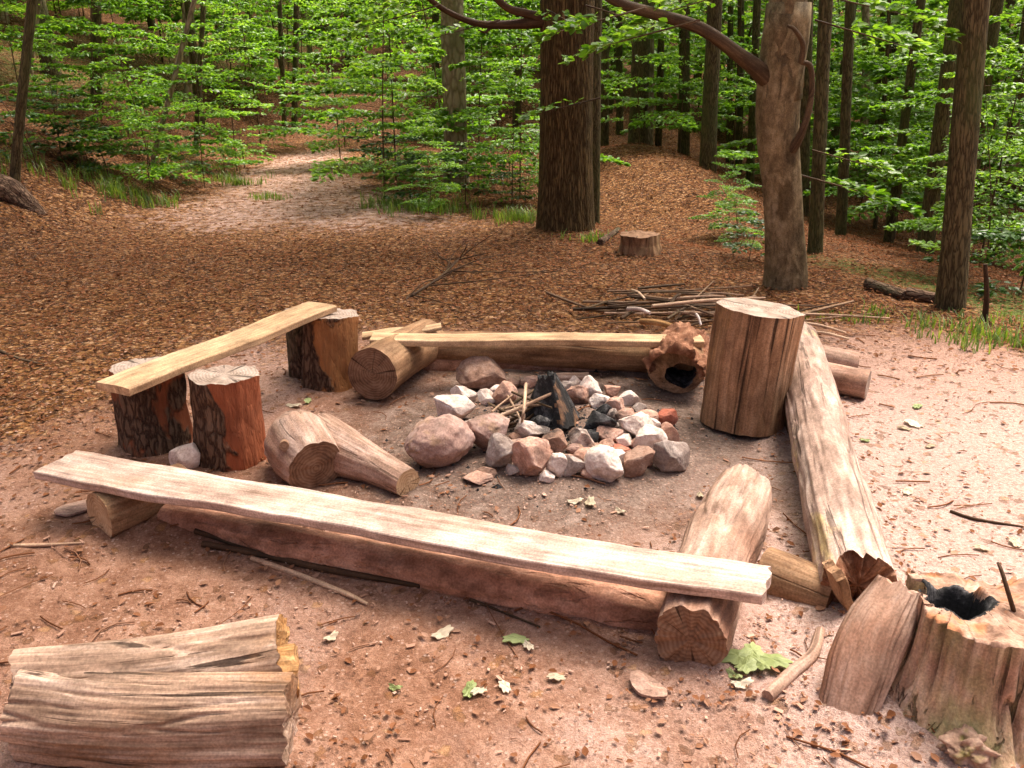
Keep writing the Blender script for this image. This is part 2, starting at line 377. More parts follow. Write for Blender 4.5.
M_mossdirt = stone_mat('root and dirt', (.14, .08, .05), (.33, .21, .15), (.50, .36, .28), spot=(.20, .19, .05))
M_rootmoss = stone_mat('dark mossy earth', (.02, .013, .007), (.06, .035, .018), (.12, .075, .04), spot=(.05, .07, .015))
M_char = stone_mat('charred wood', (.006, .006, .006), (.022, .021, .021), (.15, .14, .14))
M_charw = wood_mat('half burnt wood', (.10, .045, .022), (.25, .13, .07), (.36, .21, .13), stain=(.02, .018, .017), stain_amt=(.48, .56), stain_scale=6, bump=.7, bd=.012)
ST = {
 'white': stone_mat('white stone', (.38, .27, .22), (.66, .53, .46), (.82, .72, .66), soot=True),
 'pink': stone_mat('pink stone', (.25, .125, .085), (.45, .26, .19), (.62, .43, .35), soot=True),
 'purple': stone_mat('purple grey stone', (.19, .11, .085), (.34, .215, .175), (.48, .34, .295), spot=(.33, .21, .13), soot=True),
 'grey': stone_mat('grey stone', (.16, .12, .10), (.33, .265, .23), (.52, .45, .41), soot=True),
 'brown': stone_mat('brown stone', (.12, .065, .045), (.26, .15, .105), (.42, .29, .225), soot=True),
 'brick': stone_mat('red brick', (.22, .06, .035), (.40, .125, .075), (.52, .22, .16), soot=True),
}
GREEN = [(.0, (.035, .098, .010)), (.35, (.085, .20, .019)), (.7, (.155, .30, .038)), (1, (.31, .46, .16))]
M_leaf = leaf_mat('beech leaves', GREEN, .5)
M_leafdark = leaf_mat('dark understorey leaves', [(.0, (.010, .034, .006)), (.5, (.026, .075, .011)), (1, (.055, .125, .022))], .4)
M_canopy = leaf_mat('canopy leaves', GREEN, .45)
M_grass = leaf_mat('grass blades', [(0, (.05, .10, .015)), (.6, (.11, .19, .03)), (1, (.24, .31, .08))], .35)
M_litter = leaf_mat('dry fallen leaves', [(0, (.085, .033, .013)), (.3, (.145, .056, .025)), (.6, (.195, .083, .042)), (.82, (.28, .15, .095)), (1, (.52, .37, .295))], .05, (1.1, .8, .5), .9, .03)
M_chip = leaf_mat('wood crumbs', [(0, (.16, .07, .04)), (.4, (.33, .18, .12)), (.75, (.44, .28, .21)), (1, (.58, .44, .37))], .02, (1, .8, .6), .85, .1)
M_palelf = leaf_mat('bleached fallen leaf', [(0, (.34, .27, .17)), (1, (.60, .52, .40))], .15, (1, 1, .7), .6, .2)
M_greenlf = leaf_mat('green fallen leaf', [(0, (.16, .20, .06)), (1, (.32, .37, .16))], .15, (1, 1, .5), .5, .3)
M_barkchip = wood_mat('bark flake', (.18, .10, .07), (.32, .20, .15), (.45, .31, .25), bump=.5)

# ------------------------------------------------------------------ shape builders
def resample(pts, n):
    pts = np.asarray(pts, float)
    if len(pts) == 2:
        t = np.linspace(0, 1, n)[:, None]; return pts[0] * (1 - t) + pts[1] * t
    q = np.vstack([2 * pts[0] - pts[1], pts, 2 * pts[-1] - pts[-2]])
    out = []
    for u in np.linspace(0, len(pts) - 1, n):
        i = min(int(u), len(pts) - 2); t = u - i
        a, b, c, d = q[i], q[i + 1], q[i + 2], q[i + 3]
        out.append(.5 * (2 * b + (c - a) * t + (2 * a - 5 * b + 4 * c - d) * t * t + (3 * b - a - 3 * c + d) * t ** 3))
    return np.array(out)
def tube(pts, rad, nu=24, nv=20, amp=.06, ridge=.0, seed=0, prof=None, squash=1.0, kz=3, endrough=0.0, crk=0.0, fib=0.0):
    """-> verts, faces(list), gc, caps (two (verts, faces, gc) discs). rad: list along the path."""
    p = resample(pts, nv)
    r = np.interp(np.linspace(0, 1, nv), np.linspace(0, 1, len(rad)), rad)
    T = np.gradient(p, axis=0); T /= np.linalg.norm(T, axis=1)[:, None]
    L = np.concatenate([[0], np.cumsum(np.linalg.norm(np.diff(p, axis=0), axis=1))])
    up = np.array([0, 0, 1.]) if abs(T[0][2]) < .9 else np.array([0, 1., 0])   # frames: 'y' axis of the section points up (or forward for uprights)
    th = np.linspace(0, 2 * np.pi, nu, endpoint=False)
    V = []; G = []
    B0 = None
    for i in range(nv):
        X = np.cross(up, T[i]); X /= np.linalg.norm(X); Y = np.cross(T[i], X)
        if abs(T[0][2]) >= .9: X = np.cross(T[i], np.array([0, 1., 0])) * -1; X /= np.linalg.norm(X); X = -X if X[0] < 0 else X; Y = np.cross(T[i], X)
        c, s = np.cos(th), np.sin(th)
        pr = prof(th, i / (nv - 1)) if prof is not None else np.ones(nu)
        k = np.stack([c * 1.3, s * 1.3, np.full(nu, L[i] * kz)], -1)
        d = 1 + amp * fbm(k + seed * 3.1, seed, 3)
        if ridge: d = d + ridge * fbm(np.stack([c * 7, s * 7, np.full(nu, L[i] * kz * .5)], -1) + seed, seed + 5, 3)
        if crk:
            n_ = vnoise(np.stack([c * 3.2, s * 3.2, np.full(nu, L[i] * 1.6)], -1) + seed * 1.7, seed + 31)
            m_ = ss(-.25, .25, vnoise(np.stack([c * 2, s * 2, np.full(nu, L[i] * 4)], -1) + seed, seed + 33))
            d = d - crk * np.exp(-(n_ / .045) ** 2) * m_
            n_ = vnoise(np.stack([c * 7.5, s * 7.5, np.full(nu, L[i] * 1.3)], -1) + seed * 2.3, seed + 35)
            d = d - .45 * crk * np.exp(-(n_ / .07) ** 2)
        if fib: d = d + fib * fbm(np.stack([c * 22, s * 22, np.full(nu, L[i] * 5)], -1) + seed, seed + 37, 2)
        rr = r[i] * pr * d
        off = 0
        if endrough and i in (0, nv - 1):
            off = (endrough * fbm(np.stack([c * 3, s * 3, np.full(nu, i)], -1), seed + 9, 3))[:, None] * T[i]
        V.append(p[i] + (rr * c)[:, None] * X + (rr * s * squash)[:, None] * Y + off)
        G.append(np.stack([rr * c, rr * s, np.full(nu, L[i])], -1))
    V = np.array(V); G = np.array(G)
    F_ = []
    idx = np.arange(nu)
    for i in range(nv - 1):
        a = i * nu + idx; b = i * nu + (idx + 1) % nu
        F_.append(np.stack([a, b, b + nu, a + nu], -1))
    F_ = np.vstack(F_)
    caps = []
    for i, flip in ((0, True), (nv - 1, False)):
        ring = V[i]; g = G[i]; cen = ring.mean(0); gcn = np.array([0, 0, L[i]])
        vs = [ring]; gs = [g]; K = 6
        for q in range(1, K):
            f = 1 - q / K
            vv = cen + (ring - cen) * f
            dn = (vnoise(g * np.array([f, f, 1]) * 60, seed + 3) * .05 * r[i] * (.4 + 2 * min(endrough / max(r[i], 1e-6), .6)))[:, None] * T[i]
            vs.append(vv + dn); gs.append(gcn + (g - gcn) * np.array([f, f, 1]))
        vs = np.vstack(vs + [cen[None]]); gs = np.vstack(gs + [gcn[None]])
        fs = []
        for q in range(K - 1):
            for j in range(nu):
                a, b = q * nu + j, q * nu + (j + 1) % nu
                fs.append((a, b, b + nu, a + nu) if not flip else (b, a, a + nu, b + nu))
        for j in range(nu):
            a, b = (K - 1) * nu + j, (K - 1) * nu + (j + 1) % nu
            fs.append((a, b, K * nu) if not flip else (b, a, K * nu))
        caps.append((vs, fs, gs))
    return V.reshape(-1, 3), F_, G.reshape(-1, 3), caps
def join(parts):
    """merge (v, f, gc) triples"""
    V = []; F2 = []; G = []; o = 0
    for v, f, g in parts:
        V.append(v); G.append(g)
        for q in f: F2.append(tuple(int(i) + o for i in q))
        o += len(v)
    return np.vstack(V), F2, np.vstack(G)

def log(name, label, cat, pts, rad, mat, end=None, caps=(True, True), group=None, parts=None, body='bark', base=None, extra=None, **kw):
    v, f, g, cp = tube(pts, rad, **kw)
    loc = np.array(base if base is not None else [v[:, 0].mean(), v[:, 1].mean(), v[:, 2].min()])
    t = thing(name, label, cat, loc, group)
    bits = [(v, f, g)]
    for i in (0, 1):
        if not caps[i]: bits.append(cp[i])
    if extra: bits += extra
    vv, ff, gg = join(bits) if len(bits) > 1 else (v, f, g)
    link(body, mesh(body, vv - loc, ff, mat, gg), t)
    for i in (0, 1):
        if caps[i]: link('cut_end', mesh('cut_end', cp[i][0] - loc, cp[i][1], end or M_end, cp[i][2], smooth=False), t)
    return t
def stick(name, label, cat, pts, rad, mat, group=None, **kw):
    kw = {**dict(nu=7, nv=12, amp=.12, kz=9), **kw}
    v, f, g, cp = tube(pts, rad, **kw)
    v, f, g = join([(v, f, g), cp[0], cp[1]])
    loc = np.array([v[:, 0].mean(), v[:, 1].mean(), v[:, 2].min()])
    o = link(name, mesh(name, v - loc, f, mat, g), None, loc)
    return tag(o, label, cat, group)

def plank(name, label, cat, c0, c1, w, t, mat, group=None, wavy=0.0, seed=0, nl=60, sag=0.0, twist=(0, 0), w1=None, taper_end=0.0):
    """a board from c0 to c1 (centres of its top face), width w, thickness t"""
    c0 = np.array(c0); c1 = np.array(c1); w1 = w1 or w
    T = c1 - c0; L = np.linalg.norm(T); T = T / L
    X = np.cross(T, [0, 0, 1.]); X /= np.linalg.norm(X)
    Z0 = np.cross(X, T)
    nw = 8
    V = []; G = []
    # section outline: top left->right, then bottom right->left with a small bevel
    for i in range(nl):
        u = i / (nl - 1); ww = w + (w1 - w) * u
        tw = twist[0] + (twist[1] - twist[0]) * u
        Xr = X * math.cos(tw) + Z0 * math.sin(tw); Zr = -X * math.sin(tw) + Z0 * math.cos(tw)
        cc = c0 + T * (L * u) - Z0 * (sag * 4 * u * (1 - u)) + Z0 * (.004 * math.sin(u * 9 + seed))
        e0 = wavy * float(fbm(np.array([u * L * 4, 0, seed]), seed, 3)); e1 = wavy * float(fbm(np.array([u * L * 4, 7, seed]), seed + 2, 3))
        xs = np.linspace(-ww / 2 + e0, ww / 2 + e1, nw)
        b = .004
        sec = [(x, -(b if j in (0, nw - 1) else 0) ) for j, x in enumerate(xs)]
        sec += [(xs[-1] + b * .6, -b * 2), (xs[-1] + b * .4, -t + b)]
        sec += [(x, -t) for x in xs[::-1]]
        sec += [(xs[0] - b * .4, -t + b), (xs[0] - b * .6, -b * 2)]
        for j, (x, z) in enumerate(sec):
            endj = 0
            if i in (0, nl - 1): endj = (.012 + taper_end) * float(vnoise(np.array([x * 60, i, seed * 1.0]), seed)) * (1 if wavy else .25)
            z2 = z + .0016 * float(vnoise(np.array([x * 40, u * L * 12, seed + z * 9]), seed + 1))
            V.append(cc + Xr * x + Zr * z2 + T * endj); G.append((x, z, u * L))
    n = len(sec); V = np.array(V); F2 = []
    for i in range(nl - 1):
        for j in range(n):
            a, b_ = i * n + j, i * n + (j + 1) % n
            F2.append((a, a + n, b_ + n, b_))
    m = nw
    for i, fl in ((0, False), (nl - 1, True)):
        o = i * n
        # strips between the top row and the bottom row
        top = [o + j for j in range(nw)]; bot = [o + nw + 2 + (nw - 1 - j) for j in range(nw)]
        for j in range(nw - 1):
            q = (top[j], top[j + 1], bot[j + 1], bot[j]); F2.append(q[::-1] if fl else q)
        q = (top[-1], o + nw, o + nw + 1, bot[-1]); F2.append(q[::-1] if fl else q)
        q = (top[0], bot[0], o + 2 * nw + 2, o + 2 * nw + 3); F2.append(q[::-1] if fl else q)
    loc = np.array([V[:, 0].mean(), V[:, 1].mean(), V[:, 2].min()])
    me = mesh(name, V - loc, F2, mat, np.array(G), smooth=False)
    o = link(name, me, None, loc)
    return tag(o, label, cat, group)

# icosphere for stones
def ico(sub):
    t = (1 + 5 ** .5) / 2
    v = [(-1, t, 0), (1, t, 0), (-1, -t, 0), (1, -t, 0), (0, -1, t), (0, 1, t), (0, -1, -t), (0, 1, -t), (t, 0, -1), (t, 0, 1), (-t, 0, -1), (-t, 0, 1)]
    f = [(0, 11, 5), (0, 5, 1), (0, 1, 7), (0, 7, 10), (0, 10, 11), (1, 5, 9), (5, 11, 4), (11, 10, 2), (10, 7, 6), (7, 1, 8), (3, 9, 4), (3, 4, 2), (3, 2, 6), (3, 6, 8), (3, 8, 9), (4, 9, 5), (2, 4, 11), (6, 2, 10), (8, 6, 7), (9, 8, 1)]
    v = [np.array(x) / np.linalg.norm(x) for x in v]
    for _ in range(sub):
        c = {}; nf = []
        def mid(a, b):
            k = (min(a, b), max(a, b))
            if k not in c:
                m = v[a] + v[b]; v.append(m / np.linalg.norm(m)); c[k] = len(v) - 1
            return c[k]
        for a, b, d in f:
            x, y, z = mid(a, b), mid(b, d), mid(d, a)
            nf += [(a, x, z), (b, y, x), (d, z, y), (x, y, z)]
        f = nf
    return np.array(v), np.array(f)
ICO = ico(4)
def rock_verts(seed, cuts=11, rough=.05, lo=.55, hi=.85):
    r = np.random.default_rng(seed); v = ICO[0].copy()
    for _ in range(cuts):
        n = r.normal(size=3); n /= np.linalg.norm(n); d = r.uniform(lo, hi)
        s = v @ n; m = s > d
        v[m] -= np.outer(s[m] - d, n) * .88
    v = v * (1 + rough * fbm(ICO[0] * 2.2 + seed, seed, 4)[:, None])
    v += ICO[0] * (.03 * fbm(ICO[0] * 9, seed + 3, 3))[:, None]
    v -= (v.max(0) + v.min(0)) / 2
    return v / (v.max(0) - v.min(0))      # unit box
def stone(name, label, loc, size, mat, seed, rz=0, tilt=0, group=None, cat='stone', cuts=11, rough=.05, lo=.55, hi=.85):
    v = rock_verts(seed, cuts, rough, lo, hi) * np.array(size)
    m = np.array((Matrix.Rotation(rz, 3, 'Z') @ Matrix.Rotation(tilt, 3, 'Y')))
    v = v @ m.T; v[:, 2] -= v[:, 2].min()
    o = link(name, mesh(name, v, ICO[1], mat, smooth=True), None, loc)
    return tag(o, label, cat, group)

# leaves ----------------------------------------------------------
def leaves(pos, d, nrm, size, wid=.55, fold=.18, curl=0.0, vals=None):
    """two quads a leaf, folded along the midrib"""
    N = len(pos)
    d = d / np.linalg.norm(d, axis=1)[:, None]
    s = np.cross(d, nrm); s /= np.linalg.norm(s, axis=1)[:, None] + 1e-9
    n = np.cross(s, d)
    L = size[:, None]; W = L * wid * .5
    up = n * (W * fold * 2)
    cu = n * (L * np.asarray(curl).reshape(-1, 1)) if np.ndim(curl) else n * (L * curl)
    V = np.stack([pos, pos + d * L * .35 + s * W + up, pos + d * L * .72 + s * W * .75 + up * .8 + cu * .4, pos + d * L + cu,
                  pos + d * L * .72 - s * W * .75 + up * .8 + cu * .4, pos + d * L * .35 - s * W + up], 1).reshape(-1, 3)
    b = (np.arange(N) * 6)[:, None]
    Fq = np.concatenate([b + np.array([0, 3, 2, 1]), b + np.array([0, 5, 4, 3])], 0)
    if vals is None: vals = rng.random(N)
    C = np.repeat(vals, 6)[:, None].repeat(3, 1)
    return V, Fq, C
def unit(a): return a / (np.linalg.norm(a, axis=-1, keepdims=True) + 1e-9)
def spray_points(r, base, az, L, n, droop=.12, rise=.1, spread=.34):
    """a flat fan of leaves on a side branch, like beech twigs"""
    u = r.uniform(.12, 1, n) ** .8
    ntw = max(4, int(L * 7))
    tw = np.round(u * ntw) / ntw                     # leaves gather along twigs
    side = r.choice([-1, 1], n)
    lat = r.uniform(.02, 1, n) ** .8 * spread * L * (1.08 - tw) * 1.5
    fwd = tw * L * .92 + lat * .55 + r.normal(0, .012, n)
    lateral = side * lat * .85
    zz = rise * fwd - droop * (fwd ** 2) / max(L, .1) + r.normal(0, .010, n) - .25 * droop * np.abs(lateral)
    ca, sa = math.cos(az), math.sin(az)
    p = np.stack([base[0] + ca * fwd - sa * lateral, base[1] + sa * fwd + ca * lateral, base[2] + zz], -1)
    dd = np.stack([ca * 1.0 - sa * side * .9, sa * 1.0 + ca * side * .9, np.full(n, -.15)], -1) + r.normal(0, .35, (n, 3))
    return p, dd
def mini_tube(a, b, r0, r1, nu=5):
    v, f, g, c = tube([a, b], [r0, r1], nu=nu, nv=3, amp=.0)
    return v, f, g
def make_sapling(seed, h, nbr, per, leaf=.075, lo=.2, spread=.34, Lf=.42, rad=.012):
    """-> (stem mesh, crown mesh) standing at the origin"""
    r = np.random.default_rng(seed)
    bend = r.normal(0, .11 * h, 2)
    path = [(0, 0, -.15), (bend[0] * .2, bend[1] * .2, h * .35), (bend[0] * .6, bend[1] * .6, h * .7), (bend[0], bend[1], h)]
    v, f, g, cp = tube(path, [rad, rad * .8, rad * .5, rad * .2], nu=7, nv=14, amp=.05, seed=seed)
    bits = [(v, f, g)]
    pth = resample(path, 40)
    PP = []; DD = []; VV = []
    az = r.uniform(0, 6)
    for i in range(nbr):
        t = lo + (1 - lo) * (i + r.uniform(0, .8)) / nbr
        b = pth[min(int(t * 39), 39)]
        az += 2.4 + r.normal(0, .3)
        L = h * Lf * (1.12 - .75 * t) * r.uniform(.65, 1.2) + .18
        rise = r.uniform(-.05, .35) * (.5 + t)
        n = int(per * r.uniform(.6, 1.3) * (L / (h * Lf)))
        p, d = spray_points(r, b, az, L, n, droop=r.uniform(.1, .3), rise=rise, spread=spread)
        PP.append(p); DD.append(d); VV.append(np.clip(r.normal(.5, .1) + r.normal(0, .2, n), 0, 1))
        tip = b + np.array([math.cos(az) * L * .8, math.sin(az) * L * .8, (rise - .12) * L * .8])
        bits.append(mini_tube(b, tip, max(.003, rad * .35), .002))
    p = np.vstack(PP); d = np.vstack(DD); N = len(p)
    nrm = unit(np.array([0, 0, 1.]) + r.normal(0, .34, (N, 3)))
    V, Fq, C = leaves(p, d, nrm, leaf * r.uniform(.55, 1.35, N), .6, .15, vals=np.concatenate(VV))
    sv, sf, sg = join(bits)
    return mesh('stem', sv, sf, M_twig, sg), (V, Fq, C)
def make_canopy(seed, h0, h1_, rad, nclump, per, leaf=.17):
    r = np.random.default_rng(seed); PP = []; DD = []; VV = []
    for i in range(nclump):
        t = r.random(); z = h0 + (h1_ - h0) * t
        R_ = rad * (math.sin(math.pi * (.12 + .8 * t)) ** .7)
        az = r.uniform(0, 6.28); q = R_ * r.uniform(.1, 1) ** .6
        L = r.uniform(.9, 1.8)
        p, d = spray_points(r, (math.cos(az) * q, math.sin(az) * q, z), az + r.normal(0, .5), L, per, .25, .1, .42)
        PP.append(p); DD.append(d); VV.append(np.clip(r.normal(.5, .12) + r.normal(0, .18, per), 0, 1))
    p = np.vstack(PP); d = np.vstack(DD); N = len(p)
    nrm = unit(np.array([0, 0, 1.]) + r.normal(0, .45, (N, 3)))
    return leaves(p, d, nrm, leaf * r.uniform(.7, 1.3, N), .62, .15, vals=np.concatenate(VV))

# ------------------------------------------------------------------ ground sheet
def axis(n, near, far, c):
    u = np.linspace(-1, 1, n); k = 5.2
    return c + np.sinh(u * k) / math.sinh(k) * far
def build_ground():
    n = 520
    k = 4.6
    u = np.linspace(-1, 1, n)
    xs = np.sinh(u * k) / math.sinh(k) * 95
    ys = 3.2 + np.sinh(u * k) / math.sinh(k) * 95
    X, Y = np.meshgrid(xs, ys)
    Z = H(X, Y)
    near = 1 - ss(6, 10, np.hypot(X, Y - 2))
    Z = Z + near * (.006 * n2(X, Y, 14, 21, 3) + .004 * n2(X, Y, 40, 22, 2))
    # furrow washed out in front of the half-buried beam
    V = np.stack([X, Y, Z], -1).reshape(-1, 3)
    i = np.arange(n * n).reshape(n, n)
    Fq = np.stack([i[:-1, :-1], i[:-1, 1:], i[1:, 1:], i[1:, :-1]], -1).reshape(-1, 4)
    lit = litter_amount(X, Y)
    d = np.hypot(X - FIRE[0], (Y - FIRE[1]))
    ash = .92 * (1 - ss(.35, 1.75, d + .25 * n2(X, Y, 1.7, 73, 3))) + .35 * np.exp(-((X - .75) ** 2 + (Y - 4.4) ** 2) / .5)
    g = .75 * np.exp(-((np.hypot(X - 4.0, Y - 5.2)) / 1.2) ** 2) + .55 * ss(.2, .8, .85 * (X - .6) + .53 * (Y - 9.3)) * (1 - ss(.8, 2.4, .85 * (X - .6) + .53 * (Y - 9.3))) * ss(1.5, 3, X)
    g = g + .5 * ss(5.2, 7, -X) * (1 - ss(9, 13, -X)) * ss(8, 10, Y)
    C = np.stack([lit, ash, g, painted_shade(X, Y)], -1).reshape(-1, 4)
    me = mesh('ground', V, Fq, M_ground, col=C)
    a = me.attributes.new('path', 'FLOAT', 'POINT'); a.data.foreach_set('value', pathness(X, Y).ravel().astype(np.float32))
    o = link('ground', me); tag(o, kind='structure')
def pathness(X, Y):
    """the trodden path running back into the wood, mask for its painted sunlight"""
    X = np.asarray(X, float); Y = np.asarray(Y, float)
    cx = np.interp(Y, [8, 9.5, 11, 13, 15, 17, 20], [-1.9, -2.2, -2.65, -3.15, -3.55, -3.75, -3.6]); w = np.interp(Y, [8, 9.5, 11, 13, 16, 20], [2.9, 2.8, 2.4, 1.55, 1.15, .9])
    return np.exp(-np.abs((X - cx + .25 * n2(X, Y, .8, 61, 2)) / w) ** 3) * ss(7.3, 9.5, Y + .6 * n2(X, Y, .9, 62, 2)) * (1 - ss(17, 20, Y))
def painted_shade(X, Y):
    """canopy shade on the slopes painted as darker litter; sunlit path and spur spared"""
    path = pathness(X, Y)
    spur = np.exp(-(((X - 1.9) / 1.3) ** 2 + ((Y - 13.5) / 2.5) ** 2))
    return np.clip(ss(5.0, 8, np.hypot(X * .8, Y)) * (1 - .9 * path) * (1 - .85 * spur), 0, 1)
def litter_amount(X, Y):
    """how much the dry leaves cover the floor (0 bare trodden dirt .. 1 covered)"""
    e = .85 * (X - .6) + .53 * (Y - 9.3)
    a = ss(1.2, 3.2, -X + .25 * (Y - 4)) * ss(2.0, 4.2, Y)
    b = ss(3.9, 7.0, Y + .5 * n2(X, Y, .8, 71, 2))
    c = ss(-.8, .3, e) * .95
    path = pathness(X, Y)
    l = np.maximum(np.maximum(a, b * .95), c)
    return np.clip(l * (1 - .62 * path) + .12, 0, 1)
build_ground()

# ------------------------------------------------------------------ leaf litter, chips, grass (nobody could count them)
def build_litter():
    r = np.random.default_rng(3)
    N = 260000
    # polar sampling about the camera so that the near floor is densest
    d = 1.2 + (r.random(N) ** 1.5) * 22; az = r.uniform(-.78, .78, N)
    x = np.sin(az) * d; y = np.cos(az) * d
    keep = r.random(N) < np.clip(litter_amount(x, y) * 1.2 - .10 + .16 * np.exp(-((logdist(x, y) - 1.25) / .3) ** 2), .028, 1) * (1 - .9 * np.exp(-((np.hypot(x - FIRE[0], y - FIRE[1])) / .8) ** 4))
    x, y, d = x[keep], y[keep], d[keep]; N = len(x)
    z = H(x, y) + r.uniform(.003, .014, N) + .01 * litter_amount(x, y) * r.random(N)
    a = r.uniform(0, 6.28, N)
    dd = np.stack([np.cos(a), np.sin(a), r.normal(.0, .13, N)], -1)
    nrm = unit(np.array([0, 0, 1.]) + r.normal(0, .25, (N, 3)))
    size = np.where(r.random(N) < .65, r.uniform(.009, .019, N), r.uniform(.019, .036, N)) * (.85 + .035 * d)
    l = litter_amount(x, y)
    val = np.clip(r.beta(2, 2.6, N) + (1 - l) * r.uniform(.0, .75, N) + .40 * pathness(x, y) * r.random(N) ** .5 - .16 * painted_shade(x, y), 0, 1)  # leaf tones carry painted sunlight on the path, shade on the slopes
    val = np.clip(val + .30 * n2(x, y, .55, 88, 3) + .15 * n2(x, y, 2.2, 89, 2), 0, 1)
    V, Fq, C = leaves(np.stack([x, y, z], -1), dd, nrm, size, .6, .2, curl=r.normal(.08, .16, N), vals=val)
    o = link('leaf_litter', mesh('leaf_litter', V, Fq, M_litter, col=C, smooth=False))
    tag(o, 'dry brown fallen leaves strewn over the forest floor', 'leaf litter', kind='stuff')
    # chips of bark and wood on the trodden dirt
    N = 9500
    d = 1.3 + r.random(N) ** 1.2 * 5; az = r.uniform(-.7, .7, N); x = np.sin(az) * d; y = np.cos(az) * d
    k = r.random(N) < .25 + .75 * ss(-.1, .45, n2(x, y, 1.3, 77)); x, y = x[k], y[k]; N = len(x)
    z = H(x, y) + .005
    a = r.uniform(0, 6.28, N); dd = np.stack([np.cos(a), np.sin(a), r.normal(0, .12, N)], -1)
    s = unit(np.stack([-np.sin(a), np.cos(a), r.normal(0, .2, N)], -1)); n_ = np.cross(dd, s)
    L = (r.uniform(.005, .014, N) * np.where(r.random(N) < .08, 2.2, 1))[:, None]; W = L * r.uniform(.15, .6, (N, 1)); T = .003
    p = np.stack([x, y, z], -1)
    cs = [(-1, -1, 0), (1, -1, 0), (1, 1, 0), (-1, 1, 0), (-1, -1, 1), (1, -1, 1), (1, 1, 1), (-1, 1, 1)]
    V = np.stack([p + dd * L * i * .5 * r.uniform(.7, 1.2, (N, 1)) + s * W * j * .5 + n_ * T * k_ for i, j, k_ in cs], 1).reshape(-1, 3)
    b = (np.arange(N) * 8)[:, None]
    Fq = np.concatenate([b + np.array(q) for q in ((4, 5, 6, 7), (0, 1, 5, 4), (1, 2, 6, 5), (2, 3, 7, 6), (3, 0, 4, 7))], 0)
    C = np.repeat(np.clip(r.beta(3, 2, N), 0, 1), 8)[:, None].repeat(3, 1)
    o = link('wood_chips', mesh('wood_chips', V, Fq, M_chip, col=C, smooth=False))
    tag(o, 'scattered bark crumbs and wood chips on bare dirt', 'wood chips', kind='stuff')
build_litter()
def build_twigs():
    r = np.random.default_rng(15); N = 2600
    d = 1.4 + r.random(N) ** 1.2 * 14; az = r.uniform(-.72, .72, N); x = np.sin(az) * d; y = np.cos(az) * d
    k = r.random(N) < .25 + .75 * litter_amount(x, y); x, y, d = x[k], y[k], d[k]; N = len(x)
    a = r.uniform(0, 6.28, N); L = r.uniform(.02, .16, N) * (1 + 1.2 * (r.random(N) < .12)); W = (r.uniform(.0012, .003, N) * (1 + .06 * d))[:, None]
    dx, dy = np.cos(a) * L / 2, np.sin(a) * L / 2; bend = r.normal(0, .12, N) * L
    def pt(t):
        px_, py_ = x + dx * t - np.sin(a) * bend * (1 - t * t), y + dy * t + np.cos(a) * bend * (1 - t * t)
        return np.stack([px_, py_, H(px_, py_) + .006], -1)
    s_ = np.stack([-np.sin(a), np.cos(a), np.zeros(N)], -1); up = np.array([0, 0, 1.])
    rings = [np.stack([p - s_ * W, p + s_ * W, p + up * W * 1.7], 1) for p in (pt(-1), pt(-.3), pt(.4), pt(1))]
    V = np.concatenate(rings, 1).reshape(-1, 3); b = (np.arange(N) * 12)[:, None]; q = []
    for i in range(3):
        for j in range(3): q.append(b + np.array([i * 3 + j, i * 3 + (j + 1) % 3, i * 3 + 3 + (j + 1) % 3, i * 3 + 3 + j]))
    C = np.repeat(np.clip(r.beta(2, 3, N), 0, 1), 12)[:, None].repeat(3, 1)
    o = link('twig_litter', mesh('twig_litter', V, np.concatenate(q, 0), M_litter, col=C)); tag(o, 'thin dead twigs scattered over the forest floor', 'twigs', kind='stuff')
build_twigs()

